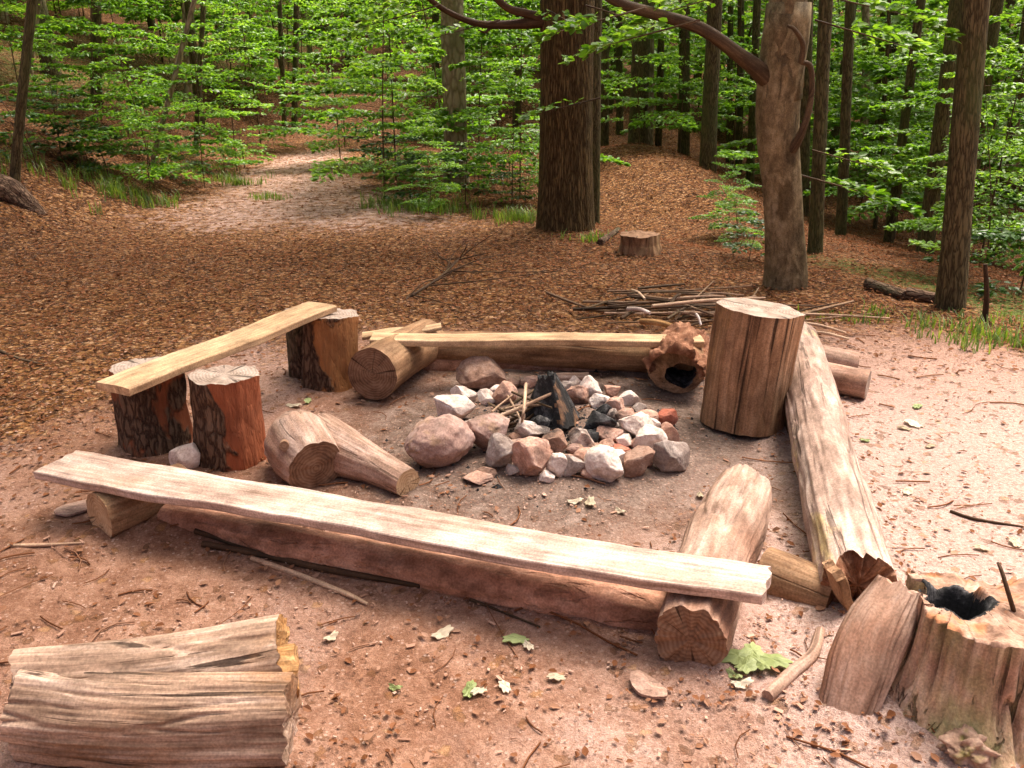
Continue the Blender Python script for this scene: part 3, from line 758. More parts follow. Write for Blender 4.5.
def build_grass():
    r = np.random.default_rng(12); BP = []
    def patch(cx, cy, rx, ry, n, hmin, hmax, clump=.05):
        nc = max(1, n // 14)
        ux = r.normal(0, .5, nc); uy = r.normal(0, .5, nc)
        cxs = cx + ux * rx; cys = cy + uy * ry
        k = r.integers(0, nc, n)
        x = cxs[k] + r.normal(0, clump, n); y = cys[k] + r.normal(0, clump, n)
        BP.append(np.stack([x, y, H(x, y) - .01, r.uniform(hmin, hmax, n)], -1))
    def at(px, py): q = PG(px, py); return q[0], q[1]
    for px, py, rx, ry, n, a, b in ((1018, 345, .5, .35, 420, .05, .14), (965, 326, .7, .25, 220, .04, .10), (885, 318, .7, .25, 130, .03, .08),
                                    (412, 206, .6, .3, 450, .07, .17), (425, 212, .6, .3, 450, .06, .18), (352, 172, .5, .4, 260, .08, .18), (268, 199, .3, .2, 150, .05, .13),
                                    (130, 195, .6, .4, 500, .08, .2), (225, 184, .5, .3, 250, .08, .16), (510, 220, .5, .3, 350, .08, .2), (60, 180, .9, .6, 400, .08, .2), (590, 240, .3, .2, 140, .05, .12), (180, 165, 1.0, .6, 350, .08, .18)):
        x, y = at(px, py); patch(x, y, rx, ry, n, a, b)
    p = np.vstack(BP); N = len(p)
    a = r.uniform(0, 6.28, N); lean = r.uniform(.15, .8, N)
    out = np.stack([np.cos(a), np.sin(a), np.zeros(N)], -1); s = np.stack([-np.sin(a), np.cos(a), np.zeros(N)], -1)
    h = p[:, 3:4]; b0 = p[:, :3]; W = .0025 + .0035 * r.random((N, 1))
    m = b0 + np.array([0, 0, 1.]) * h * .6 + out * h * lean[:, None] * .3
    t = b0 + np.array([0, 0, 1.]) * h * .9 + out * h * lean[:, None]
    V = np.stack([b0 - s * W, b0 + s * W, m + s * W * .8, m - s * W * .8, t + s * W * .1, t - s * W * .1], 1).reshape(-1, 3)
    b = (np.arange(N) * 6)[:, None]
    Fq = np.concatenate([b + np.array([0, 1, 2, 3]), b + np.array([3, 2, 4, 5])], 0)
    C = np.repeat(r.random(N), 6)[:, None].repeat(3, 1)
    o = link('grass', mesh('grass', V, Fq, M_grass, col=C)); tag(o, 'tufts of green grass along the edges of the clearing', 'grass', kind='stuff')
build_grass()

# ------------------------------------------------------------------ the benches and logs round the fire
def seg(a, b): return [np.array(a), np.array(b)]
# front board and what carries it
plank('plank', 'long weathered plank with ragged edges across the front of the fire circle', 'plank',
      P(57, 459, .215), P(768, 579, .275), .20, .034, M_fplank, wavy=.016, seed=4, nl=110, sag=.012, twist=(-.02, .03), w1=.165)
log('short_log', 'short sawn log under the left end of the front plank', 'log',
    [P(99, 516, .085), P(140, 500, .085), P(183, 482, .085)], [.088, .084, .078], M_brownlog, M_endpale, nu=90, nv=60, amp=.10, ridge=.04, seed=3, crk=.05, fib=.015)
log('support_log', 'short knotty log with split hollow end under the right end of the front plank', 'log',
    [P(690, 640, .118), P(715, 560, .125), P(744, 490, .12)], [.100, .112, .118, .10], M_pinkgrey, M_end, caps=(True, False), nu=120, nv=90, amp=.16, ridge=.06, seed=8, endrough=.02, crk=.10, fib=.02)
log('fallen_log', 'long dirt covered log half buried below the front plank', 'log',
    [P(168, 516, .03), P(300, 547, .04), P(480, 582, .04), P(664, 616, .04)], [.055, .07, .074, .07], M_dirtlog, M_end, nu=60, nv=150, amp=.16, ridge=.07, seed=12, crk=.06, fib=.02, caps=(False, False))
log('log_piece', 'stubby log piece between front plank and long right log', 'log',
    [P(765, 572, .06), P(836, 598, .06)], [.085, .075], M_brownlog, M_end, nu=32, nv=24, amp=.14, ridge=.06, seed=14, caps=(False, False))
# left bench
ST1 = P(151, 447); ST2 = P(229, 462); ST3 = P(330, 384); ST4 = P(309, 378)
def stump(name, label, base, h, r, mat, top=M_endgrey, lean=(0, 0), seed=0, flare=1.08, amp=.20, ridge=.07, squash=1., nu=96, prof=None, group=None):
    b = np.array(base); b = np.array([b[0], b[1], h1(b[0], b[1]) - .02])
    return log(name, label, 'stump', [b, b + np.array([lean[0] * .5, lean[1] * .5, h * .5 + .02]), b + np.array([lean[0], lean[1], h + .02])],
               [r * flare, r * .99, r], mat, top, caps=(False, True), nu=nu, nv=40, amp=amp, ridge=ridge, seed=seed, base=b + np.array([0, 0, .02]), squash=squash, prof=prof, group=group, kz=4, endrough=.012, fib=.02)
stump('stump', 'dark bark covered stump under the near end of the left plank', ST1 + np.array([.0, .06, 0]), .355, .145, M_barkred2, seed=21, lean=(.0, .02))
stump('stump', 'stump with red peeling wood beside the near end of the left plank', ST2 + np.array([0, .05, 0]), .37, .138, M_barkred, seed=22, lean=(.0, .02))
stump('stump', 'stump peeled to orange wood under the far end of the left plank', ST3 + np.array([.0, .04, 0]), .372, .135, M_peeled, seed=24, lean=(.02, .02))
stump('stump', 'narrow dark stump tucked under the far end of the left plank', ST4 + np.array([-.02, .10, 0]), .345, .105, M_bark, seed=25)
plank('plank', 'pale sawn plank sloping across the stumps on the left', 'plank',
      P(112, 384.5, .405), P(322, 303.5, .412), .185, .034, M_plank, seed=6, nl=50)
# far bench
log('short_log', 'short round log with sawn end under the left end of the back plank', 'log',
    [P(372, 374, .135), P(395, 358, .135), P(428, 340, .125)], [.135, .132, .12], M_brownlog, M_end, nu=44, nv=30, amp=.07, ridge=.02, seed=31)
log('fallen_log', 'long brown log lying behind the fire under the back plank', 'log',
    [P(415, 346, .105), P(540, 350, .11), P(700, 357, .11)], [.085, .10, .095], M_brownlog, M_end, nu=36, nv=70, amp=.1, ridge=.03, seed=33, caps=(False, False))
log('sunken_log', 'low half buried log in front of the long brown log', 'log',
    [P(425, 365, .01), P(550, 367, .015), P(665, 369, .015)], [.06, .065, .06], M_dirtlog, M_end, nu=28, nv=50, amp=.14, ridge=.05, seed=35, caps=(False, False))
plank('plank', 'narrow pale plank along the back of the fire circle', 'plank',
      P(372, 335.5, .265), P(702, 336.5, .265), .13, .036, M_plank, seed=9, nl=60)
plank('board', 'short pale board lying behind the left end of the back plank', 'board',
      P(362, 333, .22), P(441, 325, .25), .09, .022, M_plank, seed=11, nl=20)
# rotten log
def rotten():
    a, b = P(676, 370, .12), P(684, 352, .12)
    v, f, g, cp = tube([a, b], [.135, .125], nu=44, nv=20, amp=.12, ridge=.05, seed=41, prof=lambda th, u: 1 + .10 * np.cos(th * 2 + .4))
    loc = np.array([v[:, 0].mean(), v[:, 1].mean(), 0])
    t = thing('rotten_log', 'crumbling hollow log end with rusty crust beside the upright seat stump', 'log', loc)
    link('shell', mesh('shell', v - loc, f, M_brownlog, g), t)
    # hollow: inner tube and its back
    v2, f2, g2, c2 = tube([a - (b - a) * .01 + np.array([.022, 0, -.028]), a + (b - a) * .85], [.082, .06], nu=44, nv=14, amp=.45, seed=43)
    i2 = np.array([q[::-1] for q in f2])
    vv, ff, gg = join([(v2, i2, g2), c2[1]])
    link('hollow', mesh('hollow', vv - loc, ff, M_char, gg), t)
    # rim between shell and hollow
    n = 44; rv = np.vstack([v[:n], v2[:n]]); rf = [(j, (j + 1) % n, n + (j + 1) % n, n + j) for j in range(n)]
    link('rim', mesh('rim', rv - loc, [q[::-1] for q in rf], M_brownlog, np.vstack([g[:n], g2[:n]])), t)
    # crust on the upper half
    th = np.linspace(.02, math.pi * 1.0, 60); us = np.linspace(-.35, .9, 44)
    T = b - a; Tn = T / np.linalg.norm(T); X = np.cross([0, 0, 1.], Tn); X /= np.linalg.norm(X); Y = np.cross(Tn, X)
    V = []; 
    for k_, rr in ((0, .158), (1, .125)):
        for u in us:
            for q in th:
                w = rr + (.05 * float(fbm(np.array([math.cos(q) * 3, math.sin(q) * 3, u * 3]), 51, 4)) + .022 * float(fbm(np.array([math.cos(q) * 12, math.sin(q) * 12, u * 12]), 53, 3))) * (1 - k_)
                w -= .03 * (1 - k_) * (abs(q - math.pi / 2) / 1.5) ** 4
                V.append(a + T * (u + .05 * float(vnoise(np.array([q * 4, k_, 0.]), 5))) + X * w * math.cos(q) + Y * w * math.sin(q))
    V = np.array(V); m = len(th); nn = len(us); F2 = []
    for k_ in (0, 1):
        o = k_ * m * nn
        for i in range(nn - 1):
            for j in range(m - 1):
                q = (o + i * m + j, o + i * m + j + 1, o + (i + 1) * m + j + 1, o + (i + 1) * m + j)
                F2.append(q if k_ == 0 else q[::-1])
    o = m * nn
    for j in range(m - 1):
        F2.append((j + 1, j, o + j, o + j + 1)); e = (nn - 1) * m
        F2.append((e + j, e + j + 1, o + e + j + 1, o + e + j))
    for i in range(nn - 1):
        F2.append((i * m, (i + 1) * m, o + (i + 1) * m, o + i * m)); e = m - 1
        F2.append(((i + 1) * m + e, i * m + e, o + i * m + e, o + (i + 1) * m + e))
    link('crust', mesh('crust', V - loc, F2, M_rot), t)
rotten()
# upright seat block
def seatprof(th, u):
    # split block: rounded front-left, flat faces on the right
    p = np.ones_like(th)
    for ang, d in ((.15, .90), (1.25, .93), (2.6, .95), (-2.2, .96), (-.75, .93)):
        c = np.cos(th - ang); p = np.minimum(p, np.where(c > .2, d / np.maximum(c, .2), 9))
    return p
sb = P(741, 421)
log('seat_stump', 'tall upright split block of brown wood standing at the right of the fire', 'stump',
    [np.array([sb[0], sb[1], -.01]), np.array([sb[0] + .02, sb[1] + .02, .28]), np.array([sb[0] + .045, sb[1] + .03, .545])], [.193, .197, .198], M_seat, M_endgrey, caps=(False, True), nu=160, nv=70, amp=.07, ridge=.025, seed=52, crk=.04, fib=.012, prof=seatprof, body='block', base=np.array([sb[0], sb[1], 0]), kz=2)
# right long log
log('fallen_log', 'long pale trodden log running along the right side of the fire circle', 'log',
    [P(799, 338, .14), P(806, 372, .14), P(818, 430, .135), P(838, 510, .13), P(858, 585, .13)], [.10, .118, .116, .120, .108], M_rightlog, M_rot, nu=110, nv=190, amp=.14, ridge=.05, seed=61, crk=.06, fib=.02, caps=(False, True), endrough=.07)
plank('wood_slab', 'dark sawn slab propped against the broken end of the long right log', 'slab',
      P(838, 568, .21), P(858, 618, .03), .085, .03, M_seat, seed=13, nl=20, wavy=.02)
log('short_log', 'upper log stub poking out behind the long right log', 'log',
    [P(790, 352, .12), P(856, 364, .075)], [.07, .062], M_pinkgrey, M_end, nu=30, nv=24, amp=.1, ridge=.03, seed=64)
log('short_log', 'lower log stub with round sawn end sticking out right of the long log', 'log',
    [P(800, 372, .085), P(868, 385, .075)], [.078, .072], M_pinkgrey, M_endgrey, nu=34, nv=24, amp=.08, ridge=.03, seed=65)
# forked log
def forked():
    a = [P(296, 432, .13), P(303, 450, .12), P(316, 468, .095)]
    v, f, g, cp = tube(a, [.11, .145, .135, .115], nu=90, nv=60, amp=.14, ridge=.04, seed=71, crk=.04, fib=.012)
    b = [P(318, 436, .115), P(345, 452, .10), P(375, 466, .075), P(408, 483, .062)]
    v2, f2, g2, c2 = tube(b, [.105, .10, .075, .06], nu=80, nv=70, amp=.12, ridge=.05, seed=72, crk=.08, fib=.015)
    loc = np.array([v[:, 0].mean(), v[:, 1].mean(), 0])
    t = thing('forked_log', 'thick forked log with two sawn ends lying left of the fire', 'log', loc)
    vv, ff, gg = join([(v, f, g), cp[0], (v2, f2, g2), c2[0]])
    link('bark', mesh('bark', vv - loc, ff, M_pinkgrey, gg), t)
    link('cut_end', mesh('cut_end', cp[1][0] - loc, cp[1][1], M_end, cp[1][2], smooth=False), t)
    link('cut_end', mesh('cut_end', c2[1][0] - loc, c2[1][1], M_endpale, c2[1][2], smooth=False), t)
    k, kf, kg, kc = tube([P(288, 440, .17), P(284, 446, .20)], [.03, .02], nu=12, nv=5, amp=.1, seed=3)
    k, kf, kg = join([(k, kf, kg), kc[1]])
    link('knot', mesh('knot', k - loc, kf, M_end, kg), t)
forked()
# split log at the front left
def split_log():
    fa = [P(30, 707, .115), P(140, 717, .108), P(292, 716, .105)]
    ba = [P(30, 694, .125), P(140, 686, .13), P(284, 665, .14)]
    def pf(th, u): return 1 + .07 * np.cos(th * 3 + 1) + .05 * np.sin(th * 5 + u * 2)
    v, f, g, c = tube(fa, [.112, .105, .10, .098], nu=170, nv=150, amp=.10, ridge=.05, seed=81, prof=pf, endrough=.02, crk=.08, fib=.025, kz=2)
    v2, f2, g2, c2 = tube(ba, [.115, .118, .116, .122], nu=170, nv=150, amp=.10, ridge=.05, seed=83, prof=pf, endrough=.03, crk=.08, fib=.025, kz=2)
    loc = np.array([v[:, 0].mean(), v[:, 1].mean() + .05, 0])
    t = thing('split_log', 'big grey weathered log split lengthwise in the near left corner', 'log', loc)
    vv, ff, gg = join([(v, f, g), c[0], c[1]])
    link('front_half', mesh('front_half', vv - loc, ff, M_grey, gg), t)
    vv, ff, gg = join([(v2, f2, g2), c2[0]])
    link('back_half', mesh('back_half', vv - loc, ff, M_grey, gg), t)
    link('split_face', mesh('split_face', c2[1][0] - loc, c2[1][1], M_yellow, c2[1][2], smooth=False), t)
    # splintered yellow wood showing in the cleft
    v3, f3, g3, c3 = tube([P(250, 676, .165), P(297, 671, .16)], [.05, .064], nu=28, nv=16, amp=.35, ridge=.2, seed=84, kz=12, endrough=.012)
    vv, ff, gg = join([(v3, f3, g3), c3[0], c3[1]])
    link('splinter', mesh('splinter', vv - loc, ff, M_yellow, gg, smooth=False), t)
split_log()

# old stump with a burnt hollow at the front right
def old_stump():
    cx, cy = STUMP; z0 = h1(cx, cy) - .09
    loc = np.array([cx, cy, z0])
    t = thing('tree_stump', 'old broken tree stump with burnt hollow in the near right corner', 'stump', loc)
    nu = 260
    th = np.linspace(0, 2 * np.pi, nu, endpoint=False); c, s = np.cos(th), np.sin(th)
    lob = 1 + .10 * np.cos(th * 3 + .6) + .06 * np.cos(th * 5 + 2) + .05 * fbm(np.stack([c * 2, s * 2, c * 0], -1), 91, 3)
    top = .335 + .05 * fbm(np.stack([c * 2.5, s * 2.5, c * 0 + 4], -1), 93, 4) - .05 * (s > .2) * s
    V = []; G = []
    nv = 50
    for i in range(nv):
        u = i / (nv - 1); z = u * top
        fl = 1 + .55 * (1 - u) ** 3 * (1 + .35 * np.cos(th * 4 + 1))
        rr = .205 * lob * fl * (1 + .06 * fbm(np.stack([c * 9, s * 9, z * 3], -1), 95, 3) + .03 * fbm(np.stack([c * 20, s * 20, z * 2], -1), 96, 2))
        rr *= 1 - .05 * u
        n_ = vnoise(np.stack([c * 4.2, s * 4.2, z * 1.5], -1), 131); rr -= .022 * np.exp(-(n_ / .04) ** 2)
        n_ = vnoise(np.stack([c * 9, s * 9, z * 1.5], -1), 133); rr -= .009 * np.exp(-(n_ / .07) ** 2)
        rr += .004 * fbm(np.stack([c * 40, s * 40, z * 4], -1), 135, 2)
        V.append(np.stack([rr * c, rr * s, z], -1)); G.append(np.stack([rr * c, rr * s, z], -1))
    V = np.array(V).reshape(-1, 3); G = np.array(G).reshape(-1, 3)
    idx = np.arange(nu)
    F2 = np.vstack([np.stack([i * nu + idx, i * nu + (idx + 1) % nu, (i + 1) * nu + (idx + 1) % nu, (i + 1) * nu + idx], -1) for i in range(nv - 1)])
    link('trunk', mesh('trunk', V, F2, M_oldstump, G), t)
    # crumbled top sinking into a hollow on the left back
    ring = V[-nu:]; hc = np.array([-.085, .02])
    Vt = []; Gt = []; K = 44
    for q in range(K):
        f = 1 - q / K
        xy = hc * (1 - f) + ring[:, :2] * f
        dd = 1.3 * np.hypot(xy[:, 0] - hc[0], (xy[:, 1] - hc[1]) * 1.1)
        z = ring[:, 2] * f + .32 * (1 - f) + .02 * fbm(np.stack([xy[:, 0] * 22, xy[:, 1] * 22, xy[:, 0] * 0], -1), 97, 3) * (1 if q else 0)
        z = z - .13 * (1 - ss(.055, .115, dd))
        Vt.append(np.stack([xy[:, 0], xy[:, 1], z], -1))
    Vt.append(np.array([[hc[0], hc[1], .18]]))
    Vt = np.vstack(Vt); Ft = []; Fh = []
    for q in range(K - 1):
        for j in range(nu):
            a, b = q * nu + j, q * nu + (j + 1) % nu
            quad = (a, b, b + nu, a + nu)
            m = Vt[list(quad)].mean(0)
            (Fh if np.hypot(m[0] - hc[0], m[1] - hc[1]) < .084 + .02 * vnoise(m * 22, 3) else Ft).append(quad)
    for j in range(nu): Fh.append(((K - 1) * nu + j, (K - 1) * nu + (j + 1) % nu, K * nu))
    link('top', mesh('top', Vt, Ft, M_stumptop, Vt), t)
    link('burnt_hollow', mesh('burnt_hollow', Vt, Fh, M_char, Vt), t)
old_stump()
def roots():
    # crumbled root flare and dirt at the foot of the stump
    for i, (px, py, sx, sz, sd) in enumerate(((968, 752, .15, .09, 1),)):
        p = PG(px, py)
        stone('root_lump', ['mossy crumbling root lump at the foot of the old stump', 'low mossy hump of root wood and dirt left of the stump foot'][i], p - np.array([0, 0, .03]), (sx, sx * .8, sz), M_mossdirt, 300 + sd, cat='root', cuts=0, rough=.7)
roots()
def lean_slab():
    a = np.array(P(900, 588, .31)); b = np.array(P(842, 722, .02))
    m = (a + b) / 2 + np.array([-.005, .01, .03])
    log('wood_slab', 'thick curved slab of old wood leaning against the burnt stump', 'slab', [b, m, a], [.066, .080, .078, .060], M_pinkgrey, M_end, caps=(False, False), nu=110, nv=80, amp=.14, ridge=.09, seed=101, crk=.14, fib=.03, endrough=.03, squash=.5, body='wood',
        prof=lambda th, u: 1 + .10 * np.cos(2 * th) - .06 * np.cos(4 * th))
lean_slab()

# ------------------------------------------------------------------ fire ring: stones, sticks, charred wood
FR = 'stones ringed round the fire'
SM = 'small loose stones of the fire ring'
small_label = 'small pale stone wedged among the bigger stones of the fire ring'
stones = [  # centre px, py, width px, height px, kind, label
 (481, 381, 52, 30, 'brown', 'big reddish brown rock at the back left of the fire ring', 0),
 (464, 397, 26, 20, 'white', 'small white stone in front of the reddish brown back rock', 0),
 (486, 399, 22, 14, 'white', 'small flat white stone right of its white neighbour', 0),
 (454, 415, 42, 27, 'white', 'large whitish rock at the left edge of the fire ring', 0),
 (433, 424, 18, 11, 'pink', 'small pink stone outside the large whitish left rock', 0),
 (439, 453, 68, 46, 'purple', 'biggest rounded purple grey boulder at the left front of the fire', 0),
 (485, 441, 48, 34, 'purple', 'purple grey rock right of the biggest rounded boulder', 0),
 (501, 458, 34, 34, 'grey', 'grey squarish block at the front of the fire ring', 0),
 (532, 466, 38, 39, 'pink', 'rosy cube shaped stone at the front of the fire ring', 0),
 (531, 437, 36, 22, 'white', 'pale stone above the rosy cube shaped stone', 0),
 (505, 396, 24, 22, 'pink', 'pinkish block behind the fire sticks', 0),
 (556, 445, 28, 22, 'brown', 'grey brown stone at the foot of the charred log', 0),
 (557, 469, 20, 25, 'white', None, 1),
 (572, 469, 26, 22, 'grey', None, 1),
 (582, 444, 26, 22, 'white', 'white chunk in front of the black embers', 0),
 (584, 460, 26, 18, 'pink', None, 1),
 (604, 470, 42, 32, 'white', 'rounded pale stone at the front centre right of the ring', 0),
 (636, 467, 32, 26, 'brown', 'flat dark brown stone between rounded pale and grey rocks', 0),
 (609, 439, 26, 17, 'pink', None, 1),
 (616, 450, 30, 11, 'brick', 'flat broken red brick in the middle of the right stones', 0),
 (637, 434, 36, 26, 'white', 'brightest white rock on the right side of the fire', 0),
 (651, 445, 32, 24, 'white', 'pale angular rock right of the brightest white rock', 0),
 (669, 435, 20, 20, 'pink', None, 1),
 (672, 462, 38, 33, 'grey', 'rough grey rock at the right front end of the ring', 0),
 (666, 420, 21, 15, 'brick', 'red brick lump at the right edge of the fire ring', 0),
 (646, 420, 28, 14, 'pink', None, 1),
 (626, 418, 22, 15, 'pink', None, 1),
 (624, 428, 16, 13, 'grey', None, 1),
 (614, 409, 22, 18, 'pink', None, 1),
 (590, 392, 22, 24, 'white', 'pointed white stone behind the charred log', 0),
 (577, 397, 26, 19, 'pink', None, 1),
 (601, 403, 22, 15, 'white', None, 1),
 (546, 392, 20, 12, 'white', None, 1),
 (487, 474, 20, 12, 'brown', 'small flat brown stone lying before the purple grey rock', 0),
 (477, 481, 30, 10, 'pink', 'flat pinkish stone sunk in dirt beside the biggest boulder', 0),
 (595, 452, 18, 14, 'brown', None, 1),
 (519, 449, 22, 16, 'purple', None, 1),
 (560, 405, 22, 14, 'grey', None, 1),
 (640, 408, 16, 10, 'grey', None, 1),
 (655, 432, 14, 12, 'white', None, 1),
 (512, 385, 18, 12, 'brown', None, 1),
 (470, 431, 22, 16, 'white', None, 1), (462, 428, 18, 13, 'pink', None, 1), (498, 428, 18, 13, 'pink', None, 1), (606, 447, 16, 12, 'pink', None, 1), (590, 466, 16, 12, 'brown', None, 1), (622, 436, 16, 12, 'white', None, 1), (662, 446, 18, 14, 'white', None, 1), (646, 462, 16, 12, 'pink', None, 1), (575, 384, 18, 13, 'white', None, 1), (610, 416, 18, 13, 'white', None, 1), (638, 446, 16, 12, 'pink', None, 1), (496, 392, 16, 12, 'white', None, 1), (566, 460, 15, 12, 'pink', None, 1), (513, 471, 16, 12, 'grey', None, 1), (547, 478, 15, 12, 'white', None, 1), (590, 474, 18, 13, 'pink', None, 1), (619, 460, 20, 15, 'white', None, 1),
 (657, 456, 20, 16, 'pink', None, 1), (629, 400, 20, 14, 'white', None, 1), (611, 393, 18, 13, 'pink', None, 1), (566, 388, 18, 12, 'grey', None, 1), (530, 383, 20, 12, 'pink', None, 1),
 (598, 434, 20, 14, 'grey', None, 1), (624, 443, 18, 13, 'white', None, 1), (545, 456, 18, 14, 'pink', None, 1), (516, 440, 16, 12, 'pink', None, 1), (575, 452, 18, 13, 'purple', None, 1), (650, 426, 20, 13, 'white', None, 1),
]
sidx = 0
for i, (px, py, w, h, kind, lab, sm) in enumerate(stones):
    b = PG(px, py + h * .36)
    dep = math.hypot(math.hypot(b[0], b[1]), CAMH); s = dep * .97 / F
    wd = w * s * 1.08; ht = h * s * 1.16; dp = wd * (.75 if w < 50 else .8)
    if kind == 'brick' and h < 12: ht = .04
    b = b + np.array([0, dp * .28, 0]); b[2] = h1(b[0], b[1]) - .012
    r_ = np.random.default_rng(400 + i)
    rounded = (i in (5, 16))
    stone('stone', lab or small_label, b, (wd, dp, ht), ST[kind], 500 + i, rz=r_.uniform(-.5, .5), tilt=r_.uniform(-.15, .15), group=FR if not sm else SM,
          cuts=6 if rounded else 13, rough=.14 if rounded else .13, lo=.72 if rounded else .48, hi=.95 if rounded else .8)
# crumbs of charcoal in the ash
def coal_crumbs():
    r = np.random.default_rng(21); N = 900
    d = np.abs(r.normal(0, .30, N)); a = r.uniform(0, 6.28, N); x = FIRE[0] + np.cos(a) * d * 1.1; y = FIRE[1] + np.sin(a) * d
    z = H(x, y); sz = (r.uniform(.003, .012, N) * (1 + 1.2 * (r.random(N) < .06)))[:, None]
    ax = np.array([[1, 0, 0], [0, 1, 0], [-1, 0, 0], [0, -1, 0], [0, 0, 1], [0, 0, -1]], float)
    V = (np.stack([x, y, z], -1)[:, None] + ax[None] * sz[:, None] * r.uniform(.5, 1.2, (N, 6, 1))).reshape(-1, 3); b = (np.arange(N) * 6)[:, None]
    Fq = np.concatenate([b + np.array(q) for q in ((0, 1, 4), (1, 2, 4), (2, 3, 4), (3, 0, 4), (1, 0, 5), (2, 1, 5), (3, 2, 5), (0, 3, 5))], 0)
    o = link('charcoal_crumbs', mesh('charcoal_crumbs', V, Fq, M_char, smooth=False)); tag(o, 'black crumbs of charcoal strewn in the ash of the fire', 'charcoal', kind='stuff')
coal_crumbs()
# stray stone behind the front board
b = PG(186, 466); stone('stone', 'lone white stone behind the left part of the front plank', b - np.array([0, 0, .02]), (.13, .11, .12), ST['white'], 601, rz=.3)
# charred wood
ca = P(562, 442, .02); ca[2] = h1(ca[0], ca[1]) - .02
def charred():
    c = np.array([P(558, 434)[0], P(558, 434)[1], 0]); c[2] = h1(c[0], c[1]) - .02
    def pr(th, u):
        p = np.ones_like(th)
        for ang, d in ((-.35, .55), (-2.3, .6), (2.2, .75), (.9, .6)):
            q = np.cos(th - ang); p = np.minimum(p, np.where(q > .15, d / np.maximum(q, .15), 9))
        return p * (1 - .25 * u)
    v, f, g, cp = tube([c, c + np.array([-.02, .02, .11]), c + np.array([-.04, .03, .225])], [.17, .15, .115, .07], nu=44, nv=36, amp=.15, ridge=.08, seed=111, prof=pr, endrough=.04, kz=5)
    t = thing('charred_log', 'half burnt log stub standing upright in the middle of the fire', 'log', c + np.array([0, 0, .02]))
    loc = np.array(t.location)
    vv, ff, gg = join([(v, f, g), cp[1]])
    # right-hand faces are bare brown wood, the rest is coal
    col = vv[:, 0] - c[0]
    Fa, Fb = [], []
    for q in ff:
        m = vv[list(q)].mean(0) - c
        (Fb if (m[0] > .008 - .15 * m[2] + .02 * float(vnoise(m * 30, 5)) and m[1] < .02) else Fa).append(q)
    link('char', mesh('char', vv - loc, Fa, M_char, gg), t)
    link('bare_wood', mesh('bare_wood', vv - loc, Fb, M_charw, gg), t)
charred()
for i, (px, py, w, h, lab) in enumerate(((598, 424, 34, 26, 'black charcoal lump right of the half burnt log stub'), (602, 410, 24, 18, 'smaller black charcoal lump behind the larger right one'), (541, 423, 26, 22, 'black charcoal lump left of the half burnt log stub'), (586, 436, 26, 16, 'flat charcoal piece in front of the black lumps'))):
    b = PG(px, py + h * .4); s = math.hypot(math.hypot(b[0], b[1]), CAMH) / F; b[2] -= .015
    stone('charcoal', lab, b, (w * s, w * s * .8, h * s * 1.1), M_char, 700 + i, rz=i, cat='charcoal', cuts=16, lo=.4, hi=.75, rough=.1)
fs = 'dry sticks heaped on the fire stones'
fl = 'thin dry stick lying on the left side of the fire'
for i, (x0, y0, z0, x1, y1, z1, r_, m, lab) in enumerate((
    (474, 427, .08, 553, 393, .21, .010, M_stick, 'long pale stick slanting from the left stones onto the charred log'),
    (526, 384, .20, 521, 428, .10, .008, M_stick, 'bent pale stick hooked over the fire sticks'),
    (490, 418, .09, 538, 388, .17, .008, M_twig, None), (500, 410, .10, 545, 405, .15, .007, M_stick, None), (488, 403, .12, 524, 420, .10, .006, M_twig, None),
    (508, 396, .14, 522, 424, .10, .006, M_stick, None), (495, 424, .07, 540, 402, .15, .009, M_darkstick, None), (480, 420, .08, 530, 410, .12, .006, M_twig, None),
    (505, 425, .08, 548, 398, .16, .007, M_darkstick, None), (512, 392, .16, 552, 408, .16, .006, M_twig, None), (492, 412, .12, 516, 392, .16, .005, M_stick, None), (498, 428, .06, 533, 422, .1, .007, M_twig, None))):
    a, b = P(x0, y0, z0), P(x1, y1, z1); mm = (a + b) / 2 + rng.normal(0, .015, 3)
    if i == 1: mm = P(524, 408, .2)
    stick('stick', lab or fl, 'stick', [a, mm, b], [r_, r_ * .9, r_ * .7], m, fs, seed=120 + i)
plank('board', 'grey board lying flat on the ash behind the fire stones', 'board', P(520, 378, .055), P(589, 373, .075), .075, .022, M_pinkgrey, seed=15, nl=16)

# ------------------------------------------------------------------ heap of sticks behind the benches
hp = 'sticks heaped behind the back plank'
hl = 'thin brown stick in the brushwood heap behind the back plank'
r_ = np.random.default_rng(44)
special = [((652, 306, .16), (765, 298, .12), .011, M_stick, 'long pale stick on top of the brushwood heap'),
           ((628, 309, .13), (650, 313, .15), .014, ST['white'], 'short peeled white stick on the brushwood heap'),
           ((641, 321, .10), (680, 329, .12), .02, M_yellow, 'orange split piece of firewood on the heap'),
           ((696, 314, .17), (701, 325, .12), .008, ST['white'], 'tiny white peeled stick end beside the upright seat stump'),
           ((796, 322, .05), (846, 333, .04), .010, M_stick, 'upper of the two pale sticks right of the upright seat stump'),
           ((800, 331, .03), (849, 339, .03), .010, M_stick, 'lower of the two pale sticks right of the upright seat stump'),
           ((632, 290, .10), (645, 299, .12), .010, M_stick, 'short pale stick sticking up at the back of the brushwood heap')]
for i, (a, b, rad, m, lab) in enumerate(special):
    a, b = P(*a), P(*b); stick('stick', lab, 'stick', [a, (a + b) / 2 + np.array([0, 0, .012]), b], [rad, rad, rad * .75], m, hp, seed=150 + i)
